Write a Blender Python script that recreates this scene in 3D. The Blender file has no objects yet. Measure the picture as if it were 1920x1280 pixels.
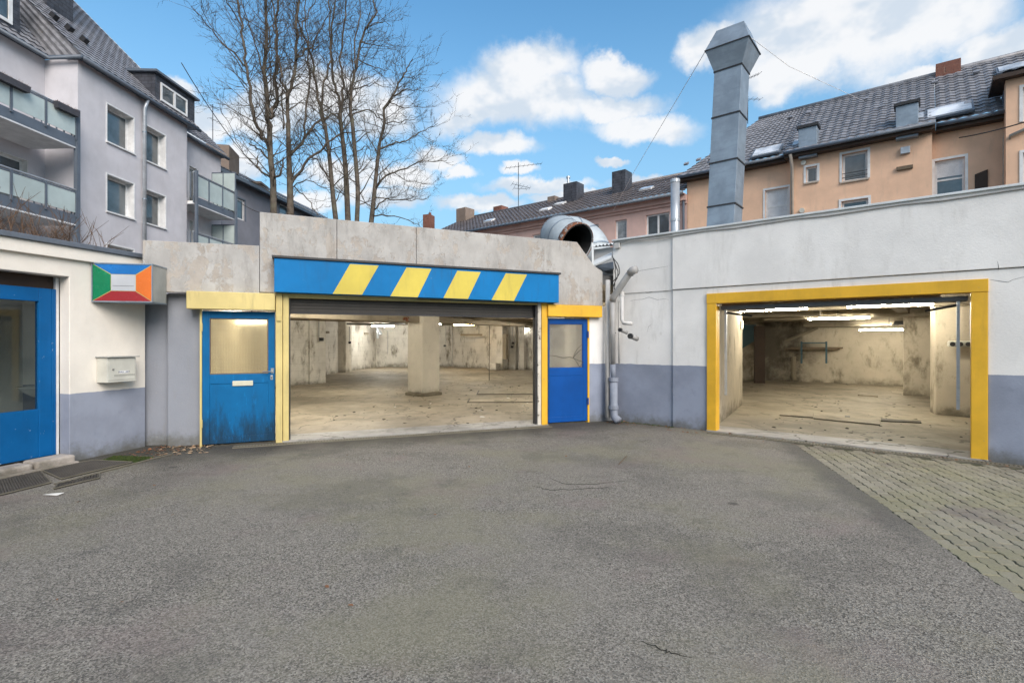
import bpy, bmesh, math, random
from mathutils import Vector, Matrix
R_ = math.radians
random.seed(7)
scene = bpy.context.scene
col = scene.collection

# ------------------------------------------------------------------ camera
EYE = 1.55                       # eye height in metres
FPX = 970.0                      # focal length in pixels of the 1920 px wide photograph
cam_d = bpy.data.cameras.new('camera')
cam_d.sensor_width = 36.0
cam_d.lens = 36.0 * FPX / 1920.0
cam_d.clip_start = 0.05
cam_d.clip_end = 3000.0
cam = bpy.data.objects.new('camera', cam_d)
cam.location = (0, 0, EYE)
cam.rotation_euler = (R_(90), 0, 0)
col.objects.link(cam)
scene.camera = cam

# ------------------------------------------------------------------ world, sun, exposure
SUN_EL, SUN_AZ = 34.0, 153.0     # azimuth clockwise from +Y: behind the camera, to its right
world = bpy.data.worlds.new('World')
scene.world = world
world.use_nodes = True

def direction(px, py):
    return Vector(((px - 960) / FPX, 1.0, (640 - py) / FPX)).normalized()

def build_sky():
    nt = world.node_tree
    nt.nodes.clear()
    L = nt.links.new
    def n(t, **k):
        x = nt.nodes.new(t)
        for a, b in k.items():
            setattr(x, a, b)
        return x
    def put(sock, v):
        if hasattr(v, 'is_output'):
            L(v, sock)
        else:
            sock.default_value = v
    def m(op, a, b=0.0, c=None, clamp=False):
        x = n('ShaderNodeMath', operation=op, use_clamp=clamp)
        put(x.inputs[0], a); put(x.inputs[1], b)
        if c is not None:
            put(x.inputs[2], c)
        return x.outputs[0]
    def dot(a, v):
        x = n('ShaderNodeVectorMath', operation='DOT_PRODUCT')
        L(a, x.inputs[0]); x.inputs[1].default_value = v
        return x.outputs['Value']
    def smooth(v, lo, hi):
        x = n('ShaderNodeMapRange', interpolation_type='SMOOTHSTEP')
        L(v, x.inputs[0]); x.inputs[1].default_value = lo; x.inputs[2].default_value = hi
        return x.outputs[0]
    def mixc(f, a, b):
        x = n('ShaderNodeMix', data_type='RGBA')
        put(x.inputs[0], f); put(x.inputs[6], a); put(x.inputs[7], b)
        return x.outputs[2]
    tc = n('ShaderNodeTexCoord')
    d = tc.outputs['Generated']
    sky = n('ShaderNodeTexSky', sky_type='NISHITA', sun_disc=False)
    sky.sun_elevation = R_(SUN_EL); sky.sun_rotation = R_(SUN_AZ)
    sky.air_density = 1.2; sky.dust_density = 0.6; sky.ozone_density = 1.4; sky.altitude = 100
    # cumulus banks: centre and half-size of each, as seen from the yard
    banks = [(960, 190, 175, 70), (990, 125, 105, 55), (1150, 138, 88, 36), (1140, 195, 110, 36), (890, 215, 110, 40),
             (935, 268, 88, 24), (1210, 242, 112, 32), (1560, 60, 250, 110), (1680, 40, 210, 90), (1480, 130, 150, 60),
             (1340, 90, 72, 55), (1830, 110, 90, 60), (1900, 95, 90, 70), (1760, 150, 120, 30),
             (500, 200, 120, 60), (620, 175, 110, 60), (700, 200, 80, 60), (380, 215, 90, 42), (330, 175, 60, 25),
             (820, 300, 60, 20), (720, 370, 90, 22), (1200, 345, 70, 14), (865, 322, 42, 15), (970, 318, 40, 14), (900, 380, 95, 17), (1010, 350, 120, 16), (760, 330, 70, 30),
             (640, 330, 80, 35), (1150, 306, 30, 10), (1070, 372, 90, 14), (450, 300, 60, 40), (560, 380, 90, 20)]
    # ragged edges: push the lookup direction about with noise
    wn = n('ShaderNodeTexNoise'); wn.inputs['Scale'].default_value = 7.0; wn.inputs['Detail'].default_value = 6.0
    wn.inputs['Roughness'].default_value = 0.62
    L(d, wn.inputs['Vector'])
    w1 = n('ShaderNodeVectorMath', operation='SUBTRACT'); L(wn.outputs['Color'], w1.inputs[0]); w1.inputs[1].default_value = (.5, .5, .5)
    w2 = n('ShaderNodeVectorMath', operation='SCALE'); L(w1.outputs[0], w2.inputs[0]); w2.inputs['Scale'].default_value = 0.12
    w3 = n('ShaderNodeVectorMath', operation='ADD'); L(d, w3.inputs[0]); L(w2.outputs[0], w3.inputs[1])
    dw = w3.outputs[0]
    vn = n('ShaderNodeTexNoise'); vn.inputs['Scale'].default_value = 20.0; vn.inputs['Detail'].default_value = 5.0; vn.inputs['Roughness'].default_value = .6
    L(d, vn.inputs['Vector'])
    v1 = n('ShaderNodeVectorMath', operation='SUBTRACT'); L(vn.outputs['Color'], v1.inputs[0]); v1.inputs[1].default_value = (.5, .5, .5)
    v2 = n('ShaderNodeVectorMath', operation='SCALE'); L(v1.outputs[0], v2.inputs[0]); v2.inputs['Scale'].default_value = 0.05
    v3 = n('ShaderNodeVectorMath', operation='ADD'); L(d, v3.inputs[0]); L(v2.outputs[0], v3.inputs[1])
    dsmall = v3.outputs[0]
    field = None
    low = None
    for (px, py, rx, ry) in banks:
        c = direction(px, py)
        t = (direction(px + rx, py) - direction(px - rx, py)); ax = t.length / 2; t.normalize()
        b = (direction(px, py - ry) - direction(px, py + ry)); ay = b.length / 2
        b = (b - t * b.dot(t)).normalized(); w = t.cross(b)
        mp = n('ShaderNodeMapping', vector_type='TEXTURE')
        mp.inputs['Location'].default_value = c
        mp.inputs['Rotation'].default_value = Matrix((t, b, w)).transposed().to_euler()
        mp.inputs['Scale'].default_value = (ax * 1.15, ay * 1.22, .5)
        L(dw if ry > 34 else dsmall, mp.inputs['Vector'])
        gt = n('ShaderNodeTexGradient', gradient_type='SPHERICAL'); L(mp.outputs[0], gt.inputs[0])
        f = gt.outputs['Fac']
        field = f if field is None else m('MAXIMUM', field, f)
    # broken cloud outside the view, made denser to whiten the ambient light
    gn = n('ShaderNodeTexNoise'); gn.inputs['Scale'].default_value = 3.2; gn.inputs['Detail'].default_value = 4.0
    gm = n('ShaderNodeMapping'); gm.inputs['Scale'].default_value = (1, 1, 2.2); gm.inputs['Location'].default_value = (3.1, 1.7, .4)
    L(d, gm.inputs['Vector']); L(gm.outputs[0], gn.inputs['Vector'])
    ahead = smooth(dot(d, (0, 1, 0)), 0.45, 0.62)
    g = m('MULTIPLY', m('SUBTRACT', gn.outputs['Fac'], 0.42), 4.0)
    g = m('SUBTRACT', g, m('MULTIPLY', ahead, 3.0))
    field = m('MAXIMUM', field, g)
    up = dot(d, (0, 0, 1))
    field = m('SUBTRACT', field, m('MULTIPLY', smooth(up, 0.10, -0.02), 3.0))
    cover = smooth(field, 0.03, 0.52)
    # light tops and bluish bases: compare the billow noise with itself a little higher up
    def billow(off):
        mp = n('ShaderNodeMapping'); mp.inputs['Location'].default_value = (0, 0, off); mp.inputs['Scale'].default_value = (1, 1, 1.5)
        L(d, mp.inputs['Vector'])
        x = n('ShaderNodeTexNoise'); x.inputs['Scale'].default_value = 9.0; x.inputs['Detail'].default_value = 4.0; x.inputs['Roughness'].default_value = .55
        L(mp.outputs[0], x.inputs['Vector'])
        return x.outputs['Fac']
    rel = m('SUBTRACT', billow(0.0), billow(0.055))
    sh = smooth(rel, -0.13, 0.09)
    ccol = mixc(sh, (4.9, 5.5, 6.2, 1), (6.9, 6.95, 7.05, 1))
    # a pale veil towards the horizon
    veil = m('MULTIPLY', smooth(up, 0.60, 0.04), 0.92)
    hs = n('ShaderNodeHueSaturation'); hs.inputs['Saturation'].default_value = 1.0; hs.inputs['Value'].default_value = 1.35
    tint = n('ShaderNodeMix', data_type='RGBA', blend_type='MULTIPLY'); tint.inputs[0].default_value = 1.0
    L(sky.outputs[0], tint.inputs[6]); tint.inputs[7].default_value = (.60, 1.0, 1.14, 1)      # a clear, slightly cyan winter blue
    L(tint.outputs[2], hs.inputs['Color'])
    base = mixc(veil, hs.outputs[0], (2.7, 4.5, 6.1, 1))
    full = mixc(m('MULTIPLY', cover, 0.95), base, ccol)
    bg = n('ShaderNodeBackground'); bg.inputs['Strength'].default_value = 0.10
    out = n('ShaderNodeOutputWorld')
    L(full, bg.inputs['Color']); L(bg.outputs[0], out.inputs[0])
build_sky()

sun_d = bpy.data.lights.new('sun', 'SUN')
sun_d.energy = 2.9
sun_d.angle = R_(40)
sun_d.color = (1.0, 0.90, 0.82)
sun = bpy.data.objects.new('sun', sun_d)
sun.rotation_euler = (R_(90 - SUN_EL), 0, R_(180 - SUN_AZ))
col.objects.link(sun)

scene.view_settings.view_transform = 'Standard'
scene.view_settings.look = 'None'
scene.view_settings.gamma = 1.0
scene.view_settings.use_curve_mapping = False
scene.view_settings.exposure = 0.48
scene.render.engine = 'CYCLES'
scene.cycles.use_denoising = True
scene.cycles.use_adaptive_sampling = True
scene.cycles.adaptive_threshold = 0.02
scene.cycles.adaptive_min_samples = 12
scene.cycles.max_bounces = 7
scene.cycles.diffuse_bounces = 4
scene.cycles.transparent_max_bounces = 16
scene.cycles.sample_clamp_indirect = 6.0
scene.cycles.caustics_reflective = False
scene.cycles.caustics_refractive = False

# ------------------------------------------------------------------ materials
class NT:
    def __init__(s, name):
        s.mat = bpy.data.materials.new(name)
        s.mat.use_nodes = True
        s.t = s.mat.node_tree
        s.b = s.t.nodes['Principled BSDF']
        s.out = s.t.nodes['Material Output']
        s.pos = s.n('ShaderNodeNewGeometry').outputs['Position']
    def n(s, t, **k):
        x = s.t.nodes.new(t)
        for a, b in k.items():
            setattr(x, a, b)
        return x
    def put(s, sock, v):
        if hasattr(v, 'is_output'):
            s.t.links.new(v, sock)
        else:
            sock.default_value = v
    def vec(s, scale=(1, 1, 1), loc=(0, 0, 0), rot=(0, 0, 0)):
        x = s.n('ShaderNodeMapping')
        s.put(x.inputs['Vector'], s.pos)
        x.inputs['Scale'].default_value = scale; x.inputs['Location'].default_value = loc; x.inputs['Rotation'].default_value = rot
        return x.outputs[0]
    def noise(s, scale, detail=5, rough=.55, vec=None, dist=0.0):
        x = s.n('ShaderNodeTexNoise')
        s.put(x.inputs['Vector'], vec if vec is not None else s.pos)
        x.inputs['Scale'].default_value = scale; x.inputs['Detail'].default_value = detail
        x.inputs['Roughness'].default_value = rough; x.inputs['Distortion'].default_value = dist
        return x.outputs['Fac']
    def voro(s, scale, feature='F1', vec=None, out='Distance', rnd=1.0):
        x = s.n('ShaderNodeTexVoronoi', feature=feature)
        s.put(x.inputs['Vector'], vec if vec is not None else s.pos)
        x.inputs['Scale'].default_value = scale; x.inputs['Randomness'].default_value = rnd
        return x.outputs[out]
    def step(s, v, lo, hi):
        x = s.n('ShaderNodeMapRange', interpolation_type='SMOOTHSTEP')
        s.put(x.inputs[0], v); x.inputs[1].default_value = lo; x.inputs[2].default_value = hi
        return x.outputs[0]
    def m(s, op, a, b=0.0, clamp=False):
        x = s.n('ShaderNodeMath', operation=op, use_clamp=clamp)
        s.put(x.inputs[0], a); s.put(x.inputs[1], b)
        return x.outputs[0]
    def mix(s, f, a, b, mode='MIX'):
        x = s.n('ShaderNodeMix', data_type='RGBA', blend_type=mode)
        s.put(x.inputs[0], f)
        s.put(x.inputs[6], a if hasattr(a, 'is_output') else rgb(a)); s.put(x.inputs[7], b if hasattr(b, 'is_output') else rgb(b))
        return x.outputs[2]
    def z(s):
        x = s.n('ShaderNodeSeparateXYZ'); s.put(x.inputs[0], s.pos)
        return x.outputs[2]
    def xy(s):
        x = s.n('ShaderNodeSeparateXYZ'); s.put(x.inputs[0], s.pos)
        return x.outputs[0], x.outputs[1]
    def bump(s, h, strength=.3, dist=.01, prev=None):
        x = s.n('ShaderNodeBump')
        s.put(x.inputs['Height'], h); x.inputs['Strength'].default_value = strength; x.inputs['Distance'].default_value = dist
        if prev is not None:
            s.put(x.inputs['Normal'], prev)
        return x.outputs[0]
    def done(s, colr, rough=.7, metal=0.0, normal=None, spec=.35):
        s.put(s.b.inputs['Base Color'], colr if hasattr(colr, 'is_output') else rgb(colr))
        s.put(s.b.inputs['Roughness'], rough); s.put(s.b.inputs['Metallic'], metal)
        s.b.inputs['Specular IOR Level'].default_value = spec
        if normal is not None:
            s.put(s.b.inputs['Normal'], normal)
        return s.mat

def rgb(c):
    return tuple(c) + (1,) if len(c) == 3 else tuple(c)

def sc(c, k):
    return tuple(min(1, x * k) for x in c[:3])

def paint(name, c, rough=.45, dirt=.25, dirtcol=(.12, .10, .07), scale=3.0, chips=0.0, chipcol=(.25, .2, .16), bump=.06, metal=0, streak=True, spec=.4, grime=None):
    """painted metal, wood or render: uneven tone, runs of dirt, chipped spots"""
    n = NT(name)
    v = n.noise(scale, 6, .6)
    k = n.mix(n.step(v, .3, .72), sc(c, .86), sc(c, 1.08))
    if dirt:
        d = n.noise(2.2, 7, .68, n.vec((3.5, 3.5, .55)) if streak else None)
        k = n.mix(n.m('MULTIPLY', n.step(d, .5, .78), dirt), k, dirtcol)
    if grime:
        # boot and splash marks, densest low down, with a ragged upper edge
        gz = n.m('ADD', n.z(), n.m('MULTIPLY', n.m('SUBTRACT', n.noise(2.6, 8, .7, n.vec((3, 3, .8))), .5), 1.5))
        k = n.mix(n.m('MULTIPLY', n.step(gz, grime[0], .05), .85), k, grime[1])
        k = n.mix(n.m('MULTIPLY', n.step(n.noise(9, 8, .75, n.vec((2, 2, .6))), .56, .7), .4), k, sc(c, 1.9))
    h = n.noise(60, 4)
    if chips:
        cmask = n.step(n.noise(14, 6, .7), 1 - chips - .02, 1 - chips + .02)
        k = n.mix(cmask, k, chipcol)
    r = n.m('ADD', n.m('MULTIPLY', n.noise(9, 4), .22), rough - .1)
    return n.done(k, r, metal, n.bump(h, bump, .004), spec)

def plain(name, c, rough=.6, metal=0.0, spec=.4):
    n = NT(name)
    k = n.mix(n.step(n.noise(5, 5), .3, .7), sc(c, .85), sc(c, 1.1))
    return n.done(k, rough, metal, n.bump(n.noise(80, 3), .08, .003), spec)

def m_wall(name, top, dado=None, zline=1.1, dirt=.35, crack=False):
    """rendered wall, the lower part painted grey-blue up to a hand-cut line, rough plaster and hairline cracks"""
    n = NT(name)
    v = n.noise(1.1, 7, .6)
    k = n.mix(n.step(v, .3, .7), sc(top, .9), sc(top, 1.05))
    k = n.mix(n.m('MULTIPLY', n.step(n.noise(1.6, 8, .7, n.vec((2.2, 2.2, .5))), .5, .8), dirt), k, (.26, .24, .20))
    k = n.mix(n.m('MULTIPLY', n.step(n.noise(6, 8, .75), .62, .7), dirt * .8), k, (.42, .39, .34))
    if dado:
        dk = n.mix(n.step(n.noise(1.7, 6, .6), .3, .7), sc(dado, .86), sc(dado, 1.1))
        dk = n.mix(n.m('MULTIPLY', n.step(n.noise(5, 7, .7), .58, .72), .3), dk, sc(dado, .6))
        dk = n.mix(n.step(n.noise(16, 6, .75), .72, .745), dk, (.55, .55, .55))
        zl = n.m('ADD', n.z(), n.m('MULTIPLY', n.m('SUBTRACT', n.noise(5, 6, .65), .5), .035))
        k = n.mix(n.step(zl, zline - .004, zline + .004), dk, k)
    # splash-back of soil near the foot
    sp = n.m('ADD', n.z(), n.m('MULTIPLY', n.m('SUBTRACT', n.noise(4, 6, .7), .5), .5))
    k = n.mix(n.m('MULTIPLY', n.step(sp, .24, -.04), .78), k, (.10, .095, .07))
    h = n.m('ADD', n.noise(38, 6, .65), n.m('MULTIPLY', n.noise(4, 4), 1.2))
    if crack:
        w = n.vec((1, 1, 1))
        vv = n.n('ShaderNodeVectorMath', operation='ADD')
        nn = n.n('ShaderNodeTexNoise'); n.put(nn.inputs['Vector'], n.pos); nn.inputs['Scale'].default_value = 2.0; nn.inputs['Detail'].default_value = 6
        n.put(vv.inputs[0], w); n.put(vv.inputs[1], nn.outputs['Color'])
        e = n.voro(.55, 'DISTANCE_TO_EDGE', vv.outputs[0])
        cm = n.m('MULTIPLY', n.step(e, .006, .002), n.step(n.noise(.7, 2), .52, .6))
        k = n.mix(n.m('MULTIPLY', cm, .75), k, (.13, .12, .1))
        h = n.m('SUBTRACT', h, n.m('MULTIPLY', cm, 1.5))
    return n.done(k, .85, 0, n.bump(h, .35, .008), .25)

def m_peeling(name):
    """old concrete with layers of flaking masonry paint"""
    n = NT(name)
    conc = n.mix(n.step(n.noise(2.0, 8, .65), .3, .7), (.33, .295, .26), (.45, .41, .365))
    conc = n.mix(n.step(n.noise(7, 7, .7), .5, .7), conc, (.43, .39, .335))
    pnt = n.mix(n.step(n.noise(1.4, 7, .65), .32, .7), (.36, .345, .325), (.48, .465, .44))
    pnt = n.mix(n.m('MULTIPLY', n.step(n.noise(3.2, 8, .7, n.vec((1.6, 1.6, .5))), .47, .74), .6), pnt, (.26, .245, .225))
    x, y = n.xy()
    grow = n.step(x, -1.0, -6.0)                                     # older, barer coats towards the annex
    f = n.noise(3.0, 11, .72, n.vec((1.3, 1.3, 1.0)), .15)
    f = n.m('ADD', f, n.m('MULTIPLY', grow, .05))
    flake = n.step(f, .548, .560)
    k = n.mix(flake, pnt, conc)
    edge = n.m('MULTIPLY', n.step(f, .532, .547), n.step(f, .570, .561))
    k = n.mix(n.m('MULTIPLY', edge, .4), k, (.60, .58, .55))
    soot = n.noise(2.6, 9, .78, n.vec((2.6, 2.6, .55)))
    k = n.mix(n.m('MULTIPLY', n.step(soot, .5, .72), .45), k, (.16, .15, .135))
    k = n.mix(n.m('MULTIPLY', n.step(n.noise(30, 6, .8), .66, .72), .5), k, (.10, .095, .08))
    h = n.m('ADD', n.m('MULTIPLY', flake, -1.6), n.m('ADD', n.m('MULTIPLY', n.noise(26, 7, .7), .8), n.noise(5, 6)))
    return n.done(k, .9, 0, n.bump(h, .55, .012), .2)

def m_asphalt():
    n = NT('asphalt')
    g = n.n('ShaderNodeSeparateColor'); n.put(g.inputs[0], n.voro(120, 'F1', None, 'Color'))
    g2 = n.n('ShaderNodeSeparateColor'); n.put(g2.inputs[0], n.voro(210, 'F1', None, 'Color'))
    k = n.mix(g.outputs[0], (.028, .025, .021), (.40, .365, .31))
    k = n.mix(n.m('MULTIPLY', g2.outputs[0], .55), k, (.10, .092, .081))
    k = n.mix(n.m('MULTIPLY', n.step(g.outputs[1], .94, .98), .5), k, (.40, .385, .35))
    k = n.mix(n.m('MULTIPLY', n.step(g2.outputs[1], .93, .97), .6), k, (.03, .028, .025))
    k = n.mix(n.m('MULTIPLY', n.step(n.noise(.45, 7, .62), .36, .66), .45), k, (.225, .205, .172))
    k = n.mix(n.m('MULTIPLY', n.step(n.noise(.55, 6, .65, n.vec((1, 1, 1), (7, 3, 0))), .46, .64), .5), k, (.205, .192, .125))   # thin moss
    k = n.mix(n.m('MULTIPLY', n.step(n.noise(.8, 6, .6, n.vec((1, 1, 1), (2, 9, 0))), .53, .68), .38), k, (.21, .155, .148))
    k = n.mix(n.m('MULTIPLY', n.step(n.noise(.7, 8, .72, n.vec((1, 1, 1), (12, 4, 0))), .50, .60), .30), k, (.075, .070, .062))
    k = n.mix(n.m('MULTIPLY', n.step(n.noise(2.2, 9, .8, n.vec((1, 1, 1), (1, 14, 0))), .56, .62), .32), k, (.07, .065, .058))
    spots = n.m('MULTIPLY', n.step(n.voro(1.1, 'F1', n.vec((1, 1, 1), (.3, .7, 0))), .075, .04), n.step(n.noise(.8, 2), .48, .55))
    k = n.mix(n.m('MULTIPLY', spots, .6), k, (.035, .032, .028))
    k = n.mix(n.m('MULTIPLY', n.step(n.noise(3.2, 7, .7), .60, .72), .35), k, (.28, .265, .235))
    rust = n.m('MULTIPLY', n.step(n.noise(1.7, 6, .7, n.vec((1, 1, 1), (4.3, 8.1, 0))), .70, .76), .45)
    k = n.mix(rust, k, (.24, .12, .06))
    # a damp, dirty band along the garage front
    x, y = n.xy()
    dist = n.m('SUBTRACT', n.m('ADD', n.m('MULTIPLY', x, .3634), 8.722), n.m('MULTIPLY', y, .9316))
    dist = n.m('ADD', dist, n.m('MULTIPLY', n.m('SUBTRACT', n.noise(1.3, 7, .65), .5), 1.6))
    k = n.mix(n.m('MULTIPLY', n.step(dist, 1.5, .15), .85), k, (.045, .042, .035))
    # darker strip with a ragged edge beside the paving
    pd = n.m('SUBTRACT', n.m('ADD', n.m('MULTIPLY', y, .2525), 2.164), n.m('MULTIPLY', x, .9676))
    pd = n.m('ADD', pd, n.m('MULTIPLY', n.m('SUBTRACT', n.noise(2.0, 8, .7), .5), .5))
    k = n.mix(n.m('MULTIPLY', n.m('MULTIPLY', n.step(pd, .42, .12), n.step(y, 3.4, 4.6)), .6), k, (.062, .060, .055))
    h = n.m('ADD', n.m('MULTIPLY', n.voro(120), .9), n.m('MULTIPLY', n.noise(9, 5), .8))
    return n.done(k, .88, 0, n.bump(h, .55, .006), .3)

def m_floor(name, c):
    n = NT(name)
    k = n.mix(n.step(n.noise(.7, 8, .65), .3, .7), sc(c, .72), sc(c, 1.12))
    k = n.mix(n.m('MULTIPLY', n.step(n.noise(.55, 8, .7, n.vec((1, 1, 1), (3, 1, 0))), .48, .62), .45), k, sc(c, .45))
    k = n.mix(n.m('MULTIPLY', n.step(n.noise(2.0, 8, .72, n.vec((1.6, .7, 1))), .5, .66), .6), k, sc(c, .36))
    k = n.mix(n.m('MULTIPLY', n.step(n.noise(9, 7, .75), .60, .68), .45), k, sc(c, .3))
    k = n.mix(n.m('MULTIPLY', n.step(n.noise(3.3, 7, .7), .62, .7), .5), k, sc(c, 1.35))
    k = n.mix(n.step(n.noise(34, 5, .8), .70, .73), k, (.05, .04, .03))
    vv = n.n('ShaderNodeVectorMath', operation='ADD')
    nn = n.n('ShaderNodeTexNoise'); n.put(nn.inputs['Vector'], n.pos); nn.inputs['Scale'].default_value = 1.2; nn.inputs['Detail'].default_value = 6
    n.put(vv.inputs[0], n.pos); n.put(vv.inputs[1], nn.outputs['Color'])
    e = n.voro(.42, 'DISTANCE_TO_EDGE', vv.outputs[0])
    cm = n.step(e, .007, .002)
    k = n.mix(n.m('MULTIPLY', cm, .8), k, (.05, .045, .035))
    h = n.m('SUBTRACT', n.noise(22, 7, .7), n.m('MULTIPLY', cm, 1.5))
    return n.done(k, n.m('ADD', n.m('MULTIPLY', n.noise(2.2, 5), .3), .5), 0, n.bump(h, .35, .008), .35)

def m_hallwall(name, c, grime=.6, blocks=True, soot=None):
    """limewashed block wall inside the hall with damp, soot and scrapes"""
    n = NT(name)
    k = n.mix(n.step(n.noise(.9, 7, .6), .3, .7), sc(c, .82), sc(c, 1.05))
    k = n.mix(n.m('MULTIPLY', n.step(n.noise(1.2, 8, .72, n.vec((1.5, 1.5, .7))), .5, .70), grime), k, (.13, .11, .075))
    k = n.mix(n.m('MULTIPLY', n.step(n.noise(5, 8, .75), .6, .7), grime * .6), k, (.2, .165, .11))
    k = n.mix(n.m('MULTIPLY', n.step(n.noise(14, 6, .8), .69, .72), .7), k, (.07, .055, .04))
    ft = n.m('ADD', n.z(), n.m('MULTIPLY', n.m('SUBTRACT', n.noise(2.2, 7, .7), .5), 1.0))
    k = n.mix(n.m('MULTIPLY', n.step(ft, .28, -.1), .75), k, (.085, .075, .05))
    h = n.noise(16, 7, .65)
    if blocks:
        x, y = n.xy()
        cb = n.n('ShaderNodeCombineXYZ')
        n.put(cb.inputs[0], n.m('ADD', n.m('MULTIPLY', x, 1.0), n.m('MULTIPLY', y, .85))); n.put(cb.inputs[1], n.z())
        br = n.n('ShaderNodeTexBrick'); n.put(br.inputs['Vector'], cb.outputs[0])
        br.inputs['Scale'].default_value = 1.0; br.inputs['Brick Width'].default_value = .5; br.inputs['Row Height'].default_value = .25
        br.inputs['Mortar Size'].default_value = .008; br.inputs['Mortar Smooth'].default_value = .6
        h = n.m('SUBTRACT', h, n.m('MULTIPLY', br.outputs['Fac'], 1.4))
        k = n.mix(n.m('MULTIPLY', br.outputs['Fac'], .25), k, (.3, .26, .2))
    if soot:
        d = n.n('ShaderNodeVectorMath', operation='DISTANCE')
        n.put(d.inputs[0], n.vec((1, 1, .8))); d.inputs[1].default_value = soot
        dd = n.m('ADD', d.outputs['Value'], n.m('MULTIPLY', n.m('SUBTRACT', n.noise(1.5, 8, .7), .5), 3.6))
        k = n.mix(n.m('MULTIPLY', n.step(dd, 1.9, .5), .85), k, (.035, .03, .022))
    return n.done(k, .9, 0, n.bump(h, .45, .012), .2)

def m_galv(name, c=(.30, .35, .40), rust=.0, rough=.5, metal=.45):
    n = NT(name)
    k = n.mix(n.step(n.noise(2.2, 7, .62), .3, .7), sc(c, .82), sc(c, 1.15))
    k = n.mix(n.m('MULTIPLY', n.step(n.noise(2.2, 8, .7, n.vec((1, 1, 6))), .5, .75), .45), k, sc(c, .55))
    k = n.mix(n.m('MULTIPLY', n.step(n.noise(1.2, 6, .7, n.vec((6, 6, .8))), .56, .75), .35), k, sc(c, 1.45))
    if rust:
        k = n.mix(n.step(n.noise(3.0, 8, .7), 1 - rust - .03, 1 - rust + .03), k, n.mix(n.noise(14, 5), (.10, .04, .02), (.26, .11, .05)))
    return n.done(k, rough, metal, n.bump(n.noise(3.5, 4), .12, .02), .5)

def m_tiles(name, c):
    n = NT(name)
    k = n.mix(n.step(n.noise(3.0, 6, .7), .3, .7), sc(c, .65), sc(c, 1.35))
    k = n.mix(n.m('MULTIPLY', n.step(n.noise(.5, 6, .65), .5, .7), .5), k, sc(c, .5))
    k = n.mix(n.m('MULTIPLY', n.step(n.noise(1.0, 8, .7, n.vec((1, 1, 1), (5, 0, 2))), .62, .7), .5), k, (.16, .13, .07))
    return n.done(k, .42, 0, n.bump(n.noise(30, 5), .2, .01), .6)

def m_slate(name, c=(.055, .057, .068)):
    n = NT(name)
    x, y = n.xy()
    cb = n.n('ShaderNodeCombineXYZ')
    n.put(cb.inputs[0], n.m('ADD', x, n.m('MULTIPLY', y, .8))); n.put(cb.inputs[1], n.z())
    br = n.n('ShaderNodeTexBrick'); n.put(br.inputs['Vector'], cb.outputs[0])
    br.inputs['Scale'].default_value = 1.0; br.inputs['Brick Width'].default_value = .3; br.inputs['Row Height'].default_value = .16
    br.inputs['Mortar Size'].default_value = .012
    k = n.mix(n.step(n.noise(3, 6), .3, .7), sc(c, .75), sc(c, 1.35))
    k = n.mix(n.m('MULTIPLY', br.outputs['Fac'], .7), k, sc(c, .3))
    return n.done(k, .5, 0, n.bump(br.outputs['Fac'], -.5, .015), .4)

def m_bark():
    n = NT('bark')
    k = n.mix(n.step(n.noise(2.2, 7, .7), .32, .68), (.07, .058, .046), (.155, .13, .105))
    k = n.mix(n.m('MULTIPLY', n.step(n.noise(1.3, 7, .7), .52, .68), .6), k, (.135, .14, .095))
    return n.done(k, .95, 0, n.bump(n.noise(9, 7, .7, n.vec((2.5, 2.5, .6))), .7, .03), .15)

def m_pane_dark(name, c=(.035, .045, .05)):
    """window glass before a dim room: a dark body under a clear reflecting face"""
    n = NT(name)
    k = n.mix(n.step(n.noise(.8, 5, .6), .35, .65), sc(c, .6), sc(c, 2.2))
    n.b.inputs['Coat Weight'].default_value = 1.0
    n.b.inputs['Coat Roughness'].default_value = .02
    n.b.inputs['Coat IOR'].default_value = 1.8
    return n.done(k, .4, 0, n.bump(n.noise(1.6, 2), .04, .02), .5)

def m_clear_glass(name):
    n = NT(name)
    tr = n.n('ShaderNodeBsdfTransparent'); tr.inputs[0].default_value = (.86, .9, .89, 1)
    gl = n.n('ShaderNodeBsdfGlossy'); gl.inputs['Roughness'].default_value = .02
    fr = n.n('ShaderNodeFresnel'); fr.inputs[0].default_value = 1.5
    mx = n.n('ShaderNodeMixShader')
    n.put(mx.inputs[0], n.m('MULTIPLY', fr.outputs[0], .7)); n.put(mx.inputs[1], tr.outputs[0]); n.put(mx.inputs[2], gl.outputs[0])
    n.put(n.out.inputs[0], mx.outputs[0])
    return n.mat

def m_wired_glass(name, tint, rough=.26):
    """cast wired glass: it passes light but blurs what stands behind, with a fine square wire mesh"""
    n = NT(name)
    n.b.inputs['Transmission Weight'].default_value = .9
    n.b.inputs['IOR'].default_value = 1.15
    x, y = n.xy()
    a = n.m('ADD', n.m('MULTIPLY', x, .9316), n.m('MULTIPLY', y, .3634))
    def line(v, f, w):
        q = n.m('ABSOLUTE', n.m('SUBTRACT', n.m('FRACT', n.m('MULTIPLY', v, f)), .5))
        return n.step(q, .5 - w, .5)
    g = n.m('MAXIMUM', line(a, 48, .22), line(n.z(), 48, .22))
    k = n.mix(n.m('MULTIPLY', g, .32), tint, sc(tint, .35))
    return n.done(k, rough, 0, n.bump(n.m('SUBTRACT', 1, g), .25, .004), .4)

def m_frosted(name, c=(.62, .72, .70)):
    n = NT(name)
    n.b.inputs['Transmission Weight'].default_value = .25
    k = n.mix(n.step(n.noise(.9, 5, .6), .3, .7), sc(c, .85), sc(c, 1.05))
    return n.done(k, .22, 0, None, .5)

def m_emit(name, c, strength):
    n = NT(name)
    n.put(n.b.inputs['Emission Color'], rgb(c)); n.b.inputs['Emission Strength'].default_value = strength
    return n.done((.9, .9, .9), .4)

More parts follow.
